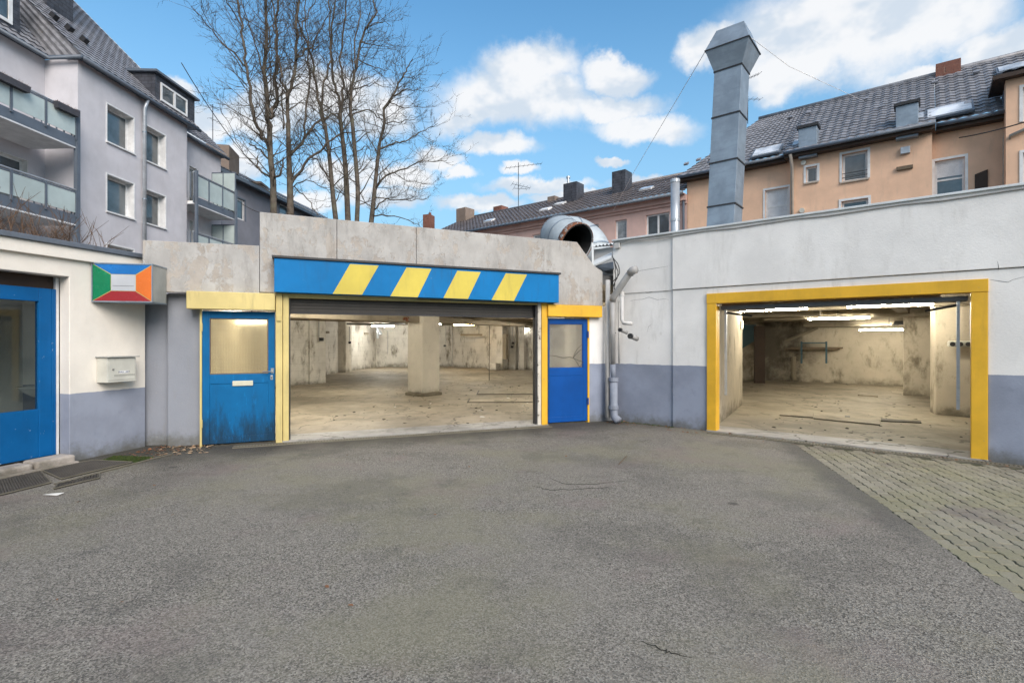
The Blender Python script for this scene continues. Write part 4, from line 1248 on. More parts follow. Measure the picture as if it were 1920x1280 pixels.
# worn doorstep of three blocks
stp = thing('doorstep', 'worn sandstone doorstep blocks before the blue shopfront', 'step', FL.P(-.6, 0, .05))
for a, c, hh in ((-1.75, -.86, .105), (-.85, -.47, .10), (-.46, -.02, .115)):
    part('block', 'sandstone', stp, lambda q: q.fbox(FL, a, c - .008, -.05, hh, -.10, .13 + random.uniform(-.02, .03)), bevel=.025)
part('rough_footing', 'sandstone', stp, lambda q: q.fbox(FL, -1.75, -.02, -.05, .035, .132, .21), bevel=.015)

# expanded-metal gratings over the light wells in front of the annex
def grating(name, pts, label, cell=.05):
    """mesh panel in a steel rim; corner points on the ground"""
    P = [Vector(p) for p in pts]
    c = sum(P, Vector((0, 0))) / 4
    root = thing(name, label, 'grating', (c.x, c.y, 0), 'steel gratings in front of the annex')
    part('well_shade', 'mud_shade', root, lambda q: q.slab([tuple(p) for p in P], -.03, .004))  # flat sheet coloured dark in place of the shaded depth below
    a, d, e = P[0], P[1] - P[0], P[3] - P[0]
    nu, nv = max(3, int(d.length / cell)), max(3, int(e.length / cell))
    def mesh(q):
        def pt(s, t, z): 
            p = P[0].lerp(P[1], s).lerp(P[3].lerp(P[2], s), t); return (p.x, p.y, z)
        def bar(s0, t0, s1, t1, w=.004):
            p0, p1 = Vector(pt(s0, t0, .016)), Vector(pt(s1, t1, .016))
            if (p1 - p0).length < 1e-4: return
            n_ = (p1 - p0).cross(Vector((0, 0, 1))).normalized() * w
            q.add([p0 - n_, p0 + n_, p1 + n_, p1 - n_, p0 - n_ - Vector((0, 0, .012)), p0 + n_ - Vector((0, 0, .012)), p1 + n_ - Vector((0, 0, .012)), p1 - n_ - Vector((0, 0, .012))],
                  [(0, 1, 2, 3), (0, 4, 5, 1), (2, 6, 7, 3), (0, 3, 7, 4), (1, 5, 6, 2)])
        for i in range(nu):
            for j in range(nv):
                s0, s1, sm = i / nu, (i + 1) / nu, (i + .5) / nu
                t0, t1, tm = j / nv, (j + 1) / nv, (j + .5) / nv
                bar(s0, tm, sm, t0); bar(sm, t0, s1, tm); bar(s0, tm, sm, t1); bar(sm, t1, s1, tm)
    part('expanded_mesh', 'grating', root, mesh)
    def rim(q):
        for p, r in zip(P, P[1:] + P[:1]):
            q.tube([(p.x, p.y, .014), (r.x, r.y, .014)], .007, 6)
    part('steel_rim', 'drain', root, rim)
def z4(x, y): return on_ground(x / 3.4286, 780 + y / 3.4286)
grating('well_grating', [z4(-130, 545), z4(330, 432), z4(240, 330), z4(-150, 420)], 'rusty mesh grating beside the sandstone doorstep')
grating('well_grating', [z4(395, 410), z4(850, 300), z4(610, 288), z4(250, 345)], 'rusty mesh grating at the foot of the cream wall')
grating('well_grating', [z4(345, 473), z4(640, 402), z4(640, 372), z4(370, 440)], 'narrow mesh grating strip bordering the asphalt', .06)
g4 = [z4(650, 290), z4(870, 300), z4(985, 268), z4(740, 258)]
mo = MB()
random.seed(11)
for i in range(2600):
    s, t = random.random(), random.random()
    p = g4[0].lerp(g4[1], s).lerp(g4[3].lerp(g4[2], s), t)
    h = random.uniform(.006, .03); w = random.uniform(.004, .010); an = random.uniform(0, 6.28)
    dx, dy = math.cos(an) * w, math.sin(an) * w
    mo.add([(p.x - dx, p.y - dy, .004), (p.x + dx, p.y + dy, .004), (p.x + random.uniform(-.01, .01), p.y + random.uniform(-.01, .01), h)], [(0, 1, 2)])
tag(mo.build('moss_patch', 'moss'), 'green moss growing over the end of the gratings', 'moss', kind='stuff')
edge_a, edge_b = z4(350, 440), z4(1110, 245)
tag(part('steel_edging', 'drain', None, lambda q: q.tube([(edge_a.x, edge_a.y, .008), (edge_a.lerp(edge_b, .5).x, edge_a.lerp(edge_b, .5).y - .03, .01), (edge_b.x, edge_b.y, .008)], .010, 6)),
    'thin steel edging strip running from the gratings to the piers', 'edging')

# ------------------------------------------------------------------ box sign on the annex
s0, s1 = Vector((-5.60, 6.90)), Vector((-4.885, 7.03))
FS = Frame(s0, s1 - s0); SW = (s1 - s0).length
sg = thing('box_sign', 'mossy box sign with blue, orange, red and green panels round a grey centre', 'sign', (s0.x, s0.y, 2.07))
sz0, sz1 = 2.085, 2.595
part('box', 'sg_box', sg, lambda q: q.fbox(FS, 0, SW, sz0, sz1, -.40, -.004), bevel=.006)
part('rim', 'galv', sg, lambda q: (q.fbox(FS, -.005, SW + .005, sz0 - .008, sz0 + .008, -.404, .012), q.fbox(FS, -.005, SW + .005, sz1 - .008, sz1 + .008, -.404, .012),
                                   q.fbox(FS, -.005, .008, sz0 + .009, sz1 - .009, -.006, .012), q.fbox(FS, SW - .008, SW + .005, sz0 + .009, sz1 - .009, -.006, .012)))
iu0, iu1, iz0, iz1 = SW * .31, SW * .72, sz0 + .145, sz1 - .145
g = .004
def sgp(name, mat, poly):
    part(name, mat, sg, lambda q: q.fpoly(FS, poly, -.003, .004))
sgp('panel', 'sg_blue', [(iu0 + g, iz1 + g), (iu1 - g, iz1 + g), (SW - .014, sz1 - .009), (.014, sz1 - .009)])
sgp('panel', 'sg_red', [(.014, sz0 + .009), (SW - .014, sz0 + .009), (iu1 - g, iz0 - g), (iu0 + g, iz0 - g)])
sgp('panel', 'sg_green', [(.009, sz0 + .014), (iu0 - g, iz0 + g), (iu0 - g, iz1 - g), (.009, sz1 - .014)])
sgp('panel', 'sg_orange', [(iu1 + g, iz0 + g), (SW - .009, sz0 + .014), (SW - .009, sz1 - .014), (iu1 + g, iz1 - g)])
sgp('panel', 'sg_white', [(iu0 + g * .5, iz0 + g * .5), (iu1 - g * .5, iz0 + g * .5), (iu1 - g * .5, iz1 - g * .5), (iu0 + g * .5, iz1 - g * .5)])
part('gold_lines', 'sg_line', sg, lambda q: q.fbox(FS, .009, SW - .009, sz0 + .009, sz1 - .009, -.0035, .001))
part('printed_line', 'dark', sg, lambda q: q.fbox(FS, iu0 + .02, iu1 - .02, iz0 + .065, iz0 + .069, .004, .005))
for zz in (sz0 + .02, sz1 - .02):
    part('bracket', 'steel', sg, lambda q: q.tube([FS.P(-.10, zz, -.04), FS.P(.01, zz, -.04)], .018, 8))

# ------------------------------------------------------------------ letterbox
lb0, lb1 = .335, .735
lbx = thing('letterbox', 'cream metal letterbox with mossy lid on the annex wall', 'letterbox', FL.P(.5, 1.0, .1))
part('box', 'letterbox', lbx, lambda q: q.fbox(FL, lb0, lb1, .995, 1.33, .002, .19), bevel=.006)
part('lid', 'sg_box', lbx, lambda q: q.fpoly(FL, [(lb0 - .02, 1.333), (lb1 + .03, 1.333), (lb1 + .03, 1.347), (lb0 - .02, 1.347)], .002, .225), bevel=.003)
lbd = part('door', 'letterbox', lbx, lambda q: q.fbox(FL, lb0 + .02, lb1 - .02, 1.025, 1.318, .191, .196), bevel=.003)
part('lock', 'steel', lbd, lambda q: q.tube([FL.P(lb0 + .075, 1.17, .196), FL.P(lb0 + .075, 1.17, .203)], .013, 12))
part('name_plate', 'win_white', lbd, lambda q: q.fbox(FL, lb0 + .16, lb0 + .29, 1.115, 1.150, .1962, .1975))
def slots(q):
    for k in range(20):
        u = lb0 + .095 + k * .0145
        q.fbox(FL, u, u + .004, 1.075, 1.098, .196, .1968)
part('vent_slots', 'dark', lbd, slots)
cu = bpy.data.curves.new('name_text', 'FONT'); cu.body = 'WALL \u00b7 NET'; cu.size = .03; cu.extrude = .0004; cu.align_x = 'CENTER'; cu.align_y = 'CENTER'
tmp = bpy.data.objects.new('name_text_curve', cu); col.objects.link(tmp)
dg = bpy.context.evaluated_depsgraph_get(); dg.update()
tme = bpy.data.meshes.new_from_object(tmp.evaluated_get(dg)); bpy.data.objects.remove(tmp)
txt = bpy.data.objects.new('lettering', tme); tme.materials.clear(); tme.materials.append(MT['ink']); col.objects.link(txt)
dd = Vector((FL.d.x, FL.d.y, 0)); nn_ = Vector((FL.nrm.x, FL.nrm.y, 0)); pz = FL.P(lb0 + .225, 1.132, .1985)
txt.matrix_world = Matrix(((dd.x, 0, nn_.x, pz.x), (dd.y, 0, nn_.y, pz.y), (0, 1, 0, pz.z), (0, 0, 0, 1)))
mw = txt.matrix_world.copy(); txt.parent = lbd; txt.matrix_world = mw

# ------------------------------------------------------------------ pipes in the corner between the two fronts
def z7(x, y, Y):
    return at(1080 + x / 3.047, 420 + y / 3.047, Y)
dp = thing('downpipe', 'grey downpipe with raking offset in the corner of the white wall', 'downpipe', z7(212, 1110, 9.95))
part('offset_pipe', 'pipe', dp, lambda q: q.tube([z7(338, 262, 9.55), z7(300, 290, 9.62), z7(240, 380, 9.72), z7(215, 415, 9.8), z7(208, 440, 9.82)], .062, 14), smooth=True)
part('elbow', 'pipe', dp, lambda q: q.tube([z7(345, 258, 9.5), z7(322, 266, 9.56), z7(308, 284, 9.6)], .074, 14), smooth=True)
part('upper_pipe', 'pipe', dp, lambda q: q.tube([z7(208, 425, 9.82), z7(211, 800, 9.86)], .050, 14), smooth=True)
part('lower_pipe', 'pipe_dado', dp, lambda q: q.tube([z7(211, 800, 9.86), z7(214, 885, 9.86)], .050, 14), smooth=True)
part('standpipe', 'pipe_dado', dp, lambda q: q.tube([z7(215, 880, 9.86), z7(216, 1080, 9.86), z7(222, 1105, 9.82), z7(243, 1122, 9.74)], .075, 14), smooth=True)
for y in (885, 1045):
    part('collar', 'pipe_dado', dp, lambda q: q.tube([z7(215, y - 10, 9.86), z7(215, y + 12, 9.86)], .092, 14))
part('clip', 'dark', dp, lambda q: q.tube([z7(211, 618, 9.86), z7(211, 624, 9.86)], .058, 12))
vent = thing('vent_pipe', 'whitewashed vent pipe with bent foot beside the downpipe', 'pipe', z7(262, 560, 9.7))
part('riser', 'pipe_white', vent, lambda q: q.tube([z7(262, 388, 9.75), z7(262, 545, 9.72), z7(272, 565, 9.68), z7(318, 568, 9.55)], .036, 12), smooth=True)
part('cap', 'pipe_white', vent, lambda q: q.tube([z7(262, 385, 9.75), z7(262, 412, 9.75)], .046, 12))
part('slim_pipe', 'pipe_white', vent, lambda q: q.tube([z7(247, 440, 9.9), z7(247, 800, 9.95)], .018, 8), smooth=True)
for (x, y, Y, r, lab) in ((270, 605, 9.6, .034, 'small black pipe stub below the vent pipe'), (328, 640, 9.45, .045, 'black capped pipe stub poking from the white wall')):
    t = thing('pipe_stub', lab, 'pipe', z7(x, y, Y), 'pipe stubs on the white wall')
    p = z7(x, y, Y); n3 = Vector((FR.nrm.x, FR.nrm.y, 0))
    part('stub', 'pipe', t, lambda q: q.tube([p - n3 * .02 + Vector((.06, 0, -.05)), p + n3 * .10], r, 12), smooth=True)
    part('cap', 'dark', t, lambda q: q.tube([p + n3 * .10, p + n3 * .14], r * 1.12, 12))
tag(part('corner_pipe', 'pipe_white', None, lambda q: q.tube([z7(182, 320, 9.99), z7(180, 1105, 9.93)], .045, 12), smooth=True), 'whitewashed straight pipe in the wall corner behind the grey downpipe', 'pipe')
gb = thing('gutter_end', 'dark gutter end with pale corrugated sheet in the roof corner', 'gutter', z7(160, 250, 10.2))
def gut(q):
    a = [z7(105, 238, 10.15), z7(165, 268, 10.1), z7(215, 255, 10.0), z7(212, 215, 10.0)]
    q.add([*a, *[p + Vector((.2, .8, .06)) for p in a]], [(0, 1, 2, 3), (0, 4, 5, 1), (1, 5, 6, 2), (2, 6, 7, 3), (3, 7, 4, 0)])
part('trough', 'anthracite', gb, gut)
for k in range(7):
    t = k / 6
    a = z7(103 + 0 * t, 236 - t * 3, 10.12 + t * .5); c = z7(206, 192 - t * 6, 10.0 + t * .5)
    part('corrugation', 'roof_white', gb, lambda q: q.tube([a + Vector((0, 0, .01 * k)), c + Vector((0, 0, .01 * k))], .03, 6))
tag(part('white_stake', 'roof_white', None, lambda q: q.tube([z7(93, 108, 10.05), z7(96, 245, 10.05)], .026, 4)), 'white flat stake standing on the chamfered parapet end', 'stake')
random.seed(4)
for k, lab in enumerate(('black cable looping down from the gutter end', 'thin grey cable dangling in the roof corner', 'coiled cable end hanging beside the downpipe top')):
    pts = [z7(205 + 6 * k, 185 + 12 * k, 9.95)]
    for j in range(1, 12):
        t = j / 11
        pts.append(z7(205 + 6 * k + math.sin(t * 3.1) * (45 - 18 * k) + random.uniform(-3, 3), 185 + 12 * k + t * (150 + 8 * k), 9.8))
    line_tube('cable', pts, .009, 'cable', lab, 'cable', 'cables in the roof corner')

# ------------------------------------------------------------------ big galvanised elbow on the hall roof
def z5(x, y, Y):
    return at(1000 + x / 8.533, 390 + y / 8.533, Y)
el = thing('ventilation_elbow', 'fat galvanised duct elbow with rusty open mouth above the parapet', 'duct', (1.6, 11.6, 2.86))
ctrl = [z5(x, y, Y) for x, y, Y in ((700, 570, 10.65), (500, 480, 11.0), (410, 430, 11.55), (500, 415, 12.1), (700, 440, 12.35), (880, 560, 12.25), (965, 740, 12.15), (990, 1010, 12.1))]
def spline(P, n=7):
    out = []
    for i in range(len(P) - 1):
        p0, p1, p2, p3 = P[max(i - 1, 0)], P[i], P[i + 1], P[min(i + 2, len(P) - 1)]
        for k in range(n):
            t = k / n
            out.append(.5 * ((2 * p1) + (p2 - p0) * t + (2 * p0 - 5 * p1 + 4 * p2 - p3) * t * t + (3 * p1 - p0 - 3 * p2 + p3) * t ** 3))
    out.append(P[-1])
    return out
epath = spline(ctrl)
ER = .41
part('elbow_shell', 'duct', el, lambda q: q.tube(epath, ER, 32, caps=False), smooth=True, solid=.012)
part('inner_lining', 'duct_in', el, lambda q: q.tube(epath[:34], ER - .03, 28, caps=False), smooth=True)
def ring(i, r, w):
    a, c = epath[i], epath[i + 1]
    d = (c - a).normalized()
    return lambda q: q.tube([a - d * w, a + d * w], r, 32, caps=False)
for i in (6, 12, 19, 26, 33, 40):
    part('seam_band', 'galv', el, ring(i, ER + .012, .018), smooth=True, solid=.006)
rm = epath[0]; rd = (epath[1] - epath[0]).normalized()
part('mouth_rim', 'rust', el, lambda q: q.tube([rm - rd * .01, rm + rd * .13], ER + .009, 32, caps=False), smooth=True, solid=.012)
part('mouth_band', 'rust', el, lambda q: q.tube([rm + rd * .02, rm + rd * .05], ER + .02, 32, caps=False), smooth=True, solid=.012)
part('curb', 'roof_felt', el, lambda q: q.obox((epath[-1].x, epath[-1].y), (1, 0), (0, 1), .5, .5, 2.86, 3.12))

# ------------------------------------------------------------------ tall square duct with flared hood
sd_ = thing('square_exhaust_stack', 'tall square sheet metal exhaust stack with flared hood', 'chimney', (4.75, 11.6, 2.86))
kx, ky = at(1375.7, 422, 11.5), at(1391, 117, 11.5)
def sect(cx, half, z, lean):
    """square ring whose nearest corner runs up the sight of the front edge"""
    c = Vector((cx.x, cx.y)) - D1 * .30 + D2 * .30
    c = c + Vector((lean, 0))
    return [(*(c + D1 * (sx * half) + D2 * (sy * half)), z) for sx, sy in ((-1, -1), (1, -1), (1, 1), (-1, 1))]
zb_ = kx.z; zt_ = ky.z
def lean(z): return (z - zb_) / (zt_ - zb_) * (ky.x - kx.x)
def prism(q, z0, h0, z1, h1, grow=0):
    a = sect(kx, h0, z0, lean(z0)); c = sect(kx, h1, z1, lean(z1))
    q.hexa(a + c)
levels = [2.86] + [at(1384, y, 11.5).z for y in (380, 296, 208, 119)]
for z0, z1 in zip(levels[:-1], levels[1:]):
    part('stack_section', 'galv', sd_, lambda q: prism(q, z0 + .004, .30, z1 - .004, .30), bevel=.006)
    part('seam_flange', 'dark', sd_, lambda q: prism(q, z1 - .02, .315, z1 + .012, .315))
zA = levels[-1]; zB = at(1405, 70, 11.3).z; zC = at(1395, 50, 11.3).z + .25
part('hood_flare', 'galv', sd_, lambda q: prism(q, zA + .013, .31, zB, .47), bevel=.005)
part('hood_cap', 'galv', sd_, lambda q: prism(q, zB + .02, .475, zC, .30), bevel=.005)
part('hood_rim', 'dark', sd_, lambda q: prism(q, zB - .006, .485, zB + .019, .485))
# steel flue pipe on the same roof
fl = thing('steel_flue', 'shiny round steel flue rising behind the white block', 'flue', at(1266, 470, 12.5))
f0, f1 = at(1266, 480, 12.5), at(1266, 336, 12.5)
part('pipe', 'galv_light', fl, lambda q: q.tube([Vector((f0.x, f0.y, 2.86)), f1], .105, 20), smooth=True)
for y in (413, 340):
    p = at(1266, y, 12.5)
    part('collar', 'galv_light', fl, lambda q: q.tube([p - Vector((0, 0, .03)), p + Vector((0, 0, .03))], .115, 20))
# pale corrugated canopy roof strip behind the white parapet
cr = thing('corrugated_roof_strip', 'pale corrugated roof sheet showing above the white parapet', 'roof sheet', FR.P(0, 3.4, -1))
def corr(q):
    N = 120; F = FR; u0_, u1_ = FR.U(1150, -1) - .3, FR.U(1330, -1) + .2
    for i in range(N + 1):
        u = u0_ + (u1_ - u0_) * i / N; h = .02 * math.sin(i * math.pi / 2)
        q.v.append(tuple(F.P(u, 3.56 + h, -.45))); q.v.append(tuple(F.P(u, 3.95 + h, -2.6)))
    for i in range(N):
        q.f.append([2 * i, 2 * i + 2, 2 * i + 3, 2 * i + 1]); q.mi.append(0)
part('sheet', 'roof_white', cr, corr)
part('support', 'white_up', cr, lambda q: q.fbox(FR, FR.U(1150, -1) - .25, FR.U(1330, -1) + .15, 2.86, 3.52, -2.5, -.6))

# ------------------------------------------------------------------ grey apartment house
gh = thing('apartment_house', 'lilac grey apartment house with steep tiled roof and balconies', 'house', FG.P(0, 0))
EAV = 12.1
gu0, gu1 = FG.U(146), FG.U(350.6)
def rectG(p0, p1, zt__, zb__): return (FG.U(p0), FG.U(p1), zb__, zt__)
wins = [rectG(200.6, 250.5, 11.03, 9.54), rectG(268.5, 310, 11.03, 9.50), rectG(200.6, 250.5, 8.23, 6.76), rectG(268.5, 310, 8.22, 6.76),
        rectG(200.6, 250.5, 5.43, 3.95), rectG(268.5, 310, 5.43, 3.95)]
wall_mesh(FG, gu0, gu1, 0, EAV, wins, .4).build('wall', 'grey_house', gh)
for i, w in enumerate(wins):
    wd = window(gh, FG, *w, depth=.28, reveal='win_white', sill='win_white', fw=.08)
    part('trim', 'win_white', wd, lambda q: (q.fbox(FG, w[0] - .05, w[0] - .004, w[2] - .05, w[3] + .05, .0, .02), q.fbox(FG, w[1] + .004, w[1] + .05, w[2] - .05, w[3] + .05, .0, .02),
         q.fbox(FG, w[0] - .003, w[1] + .003, w[3] + .004, w[3] + .05, .0, .02)))
    part('curtain', 'pane_bright', wd, lambda q: q.fbox(FG, w[0] + .95, w[1] - .09, w[2] + .09, w[3] - .09, -.325, -.318))
RC = 1.30                                                                   # depth of the recess with the balconies
part('return_wall', 'grey_house', gh, lambda q: q.fbox(FG, gu0 + .001, gu0 + .3, 0, EAV, -RC - .2, -.401))
rw = [(gu0 - 3.9, gu0 - 2.35, 8.75, 11.1), (gu0 - 3.9, gu0 - 2.35, 5.9, 8.1), (gu0 - 1.95, gu0 - .65, 5.95, 8.1)]
wall_mesh(FG, gu0 - 9, gu0, 0, EAV + .02, rw, .3, -RC).build('recess_wall', 'grey_house', gh)
for w in rw:
    window(gh, FG, *w, depth=.2, off=-RC, reveal='win_white', fw=.09)
ru0_, ru1_ = FG.U(350.6) + .01, FG.U(414, -1.0)
RC2 = 1.0
rw2 = [(FG.U(351, -RC2) + .15, FG.U(370, -RC2), 8.55, 10.75), (FG.U(351, -RC2) + .15, FG.U(362, -RC2), 5.7, 7.9)]
wall_mesh(FG, gu1 - .5, ru1_, 0, EAV + .05, rw2, .3, -RC2).build('recess_wall', 'grey_house', gh)
for w in rw2:
    window(gh, FG, *w, depth=.15, off=-RC2, reveal='win_white', fw=.09)
# roof
vg = gu1 + .55                                                               # verge end
def RP(u, back): return FG.P(u, EAV + .05 + back, .25 - back)
roofG = tile_roof(RP(gu0 - .02, 0), RP(vg, 0), RP(gu0 - .02, 7.2), RP(vg, 7.2)).build('roof', 'tiles_grey', gh)
tile_roof(FG.P(gu0 - 9, EAV + .05, .25 - RC), FG.P(gu0 - .03, EAV + .05, .25 - RC), RP(gu0 - 9, 7.2), RP(gu0 - .03, 7.2)).build('roof', 'tiles_grey', gh)
tile_roof(FG.P(vg + .01, EAV + .1, .25 - RC2), FG.P(ru1_ + .3, EAV + .1, .25 - RC2), FG.P(vg + .01, EAV + 1.6, .25 - RC2 - 1.5), FG.P(ru1_ + .3, EAV + 1.6, .25 - RC2 - 1.5)).build('roof', 'tiles_grey', gh)
part('verge_board', 'roof_white', gh, lambda q: q.add([RP(vg, 0) + Vector((0, .02, -.02)), RP(vg, 7.2) + Vector((0, .02, -.02)), RP(vg, 7.2) + Vector((0, .02, .10)), RP(vg, 0) + Vector((0, .02, .10))], [(0, 1, 2, 3)]), solid=.05)
tile_roof(FG.P(gu0 - .035, EAV + .05, .25 - RC), RP(gu0 - .035, 0), RP(gu0 - .036, 7.1), RP(gu0 - .035, 7.2)).build('roof', 'tiles_grey', gh)
part('gable_wall', 'grey_house', gh, lambda q: q.add([FG.P(gu1 - .02, 0, 0), FG.P(gu1 - .02, EAV, 0), FG.P(gu1 - .02, EAV + 7, -7), FG.P(gu1 - .02, 0, -7)], [(0, 1, 2, 3)]), solid=.05)
part('gutter', 'anthracite', gh, lambda q: q.tube([FG.P(gu0 - .1, EAV - .02, .30), FG.P(vg, EAV - .02, .30)], .085, 8), smooth=True)
part('gutter', 'anthracite', gh, lambda q: q.tube([FG.P(gu0 - 9, EAV - .02, .3 - RC), FG.P(gu0 - .2, EAV - .02, .3 - RC), FG.P(gu0 - .16, EAV - .02, .3)], .085, 8), smooth=True)
part('gutter', 'anthracite', gh, lambda q: q.tube([FG.P(vg, EAV + .0, .3 - RC2), FG.P(ru1_ + .3, EAV + .0, .3 - RC2)], .085, 8), smooth=True)
part('soffit', 'anthracite', gh, lambda q: q.fbox(FG, vg + .02, ru1_ + .3, EAV + .051, EAV + .085, -RC2 - 3, .25 - RC2))
part('soffit', 'anthracite', gh, lambda q: q.fbox(FG, gu0 - .05, vg, EAV - .001, EAV + .05, -.4, .26))
ud = FG.U(266)
part('downpipe', 'galv_light', gh, lambda q: q.tube([FG.P(ud, EAV - .05, .28), FG.P(ud, EAV - .45, .12), FG.P(ud, 3, .12)], .075, 12), smooth=True)
for z in (10.6, 7.7, 5):
    part('pipe_clip', 'galv', gh, lambda q: q.tube([FG.P(ud, z, .12), FG.P(ud, z + .05, .12)], .088, 12))
# slate dormer at the far end
du_0, du_1 = FG.U(291), FG.U(363, -.05)
dorm = MB(); DZ0, DZ1 = EAV + .08, 13.62
dorm.hexa([FG.P(du_0, DZ0, .0), FG.P(du_1, DZ0, .0), FG.P(du_1, DZ0, -1.6), FG.P(du_0, DZ0, -1.6), FG.P(du_0, DZ1, .0), FG.P(du_1, DZ1, .0), FG.P(du_1, DZ1 + .1, -2.2), FG.P(du_0, DZ1 + .1, -2.2)])
dm = dorm.build('dormer', 'slate', gh)
part('dormer_roof', 'anthracite', dm, lambda q: q.hexa([FG.P(du_0 - .15, DZ1 + .002, .18), FG.P(du_1 + .15, DZ1 + .002, .18), FG.P(du_1 + .15, DZ1 + .11, -2.4), FG.P(du_0 - .15, DZ1 + .11, -2.4),
     FG.P(du_0 - .15, DZ1 + .10, .18), FG.P(du_1 + .15, DZ1 + .10, .18), FG.P(du_1 + .15, DZ1 + .22, -2.4), FG.P(du_0 - .15, DZ1 + .22, -2.4)]))
a_, c_ = FG.U(300.5), FG.U(350)
dz0, dz1 = EAV + .42, 13.35
part('dormer_window', 'win_white', dm, lambda q: (q.fbox(FG, a_, c_, dz0, dz0 + .1, .003, .05), q.fbox(FG, a_, c_, dz1 - .09, dz1, .003, .05), q.fbox(FG, a_, a_ + .08, dz0 + .1, dz1 - .09, .003, .05),
     q.fbox(FG, c_ - .08, c_, dz0 + .1, dz1 - .09, .003, .05), q.fbox(FG, (a_ + c_) / 2 - .06, (a_ + c_) / 2 + .06, dz0 + .1, dz1 - .09, .003, .05)))
part('pane', 'pane', dm, lambda q: q.fbox(FG, a_ + .08, c_ - .08, dz0 + .1, dz1 - .09, .003, .015))
# dormer and slate chimney at the near end, top corner of the picture
dn = MB(); n0, n1 = gu0 - 6.5, FG.U(40, -RC + .05)
dn.hexa([FG.P(n0, EAV + .1, -RC), FG.P(n1, EAV + .1, -RC), FG.P(n1, EAV + .1, -RC - 2), FG.P(n0, EAV + .1, -RC - 2), FG.P(n0, EAV + 2.6, -RC), FG.P(n1, EAV + 2.6, -RC), FG.P(n1, EAV + 2.6, -RC - 3), FG.P(n0, EAV + 2.6, -RC - 3)])
dn = dn.build('dormer', 'slate', gh)
w0, w1 = n1 - 2.4, FG.U(24, -RC + .05)
part('dormer_window', 'win_white', dn, lambda q: (q.fbox(FG, w0, w1, EAV + .55, EAV + .66, -RC, -RC + .05), q.fbox(FG, w1 - .13, w1, EAV + .66, EAV + 2.3, -RC, -RC + .05), q.fbox(FG, w0, w1 - .13, EAV + 2.15, EAV + 2.3, -RC, -RC + .05)))
part('pane', 'pane', dn, lambda q: q.fbox(FG, w0, w1 - .13, EAV + .66, EAV + 2.15, -RC, -RC + .015))
sc0 = FG.P(FG.U(97, -2.9), 0, -2.9)
chm = part('slate_chimney', 'slate', gh, lambda q: q.box(sc0.x - 1.3, sc0.x + .25, sc0.y - .5, sc0.y + .75, EAV + 1.5, EAV + 9))
vpz = at(128, 38, 22.2)
part('vent_pipe', 'galv_light', gh, lambda q: (q.tube([vpz, vpz + Vector((0, 0, .75))], .1, 12), q.tube([vpz + Vector((0, 0, .74)), vpz + Vector((0, 0, .85))], .14, 12)))
def roof_box(u, back, w, h, mat, name, lift=.12):
    """a low box lying in the roof slope"""
    o = MB(); r = FG
    p = [r.P(u - w / 2, EAV + .05 + back, .25 - back), r.P(u + w / 2, EAV + .05 + back, .25 - back), r.P(u + w / 2, EAV + .05 + back + h, .25 - back - h), r.P(u - w / 2, EAV + .05 + back + h, .25 - back - h)]
    nn2 = Vector((FG.nrm.x, FG.nrm.y, 1)).normalized()
    o.hexa([q + nn2 * .02 for q in p] + [q + nn2 * lift for q in p])
    return o.build(name, mat, gh)
for u, bk in ((gu0 + .55, 1.75), (gu0 + 1.0, 1.55), (gu0 + 1.45, 1.35)):
    roof_box(u, bk, .2, .16, 'dark', 'roof_vent', .26)
roof_box(gu0 + .25, 2.6, .55, .6, 'skylight', 'skylight', .14)
def sky2():
    o = MB(); u = gu0 - 1.25
    p = [FG.P(u - .35, EAV + .6, .25 - RC - .5), FG.P(u + .35, EAV + .6, .25 - RC - .5), FG.P(u + .35, EAV + 1.4, .25 - RC - 1.3), FG.P(u - .35, EAV + 1.4, .25 - RC - 1.3)]
    nn2 = Vector((FG.nrm.x, FG.nrm.y, 1)).normalized()
    o.hexa([q + nn2 * .02 for q in p] + [q + nn2 * .14 for q in p]).build('skylight', 'skylight', gh)
sky2()

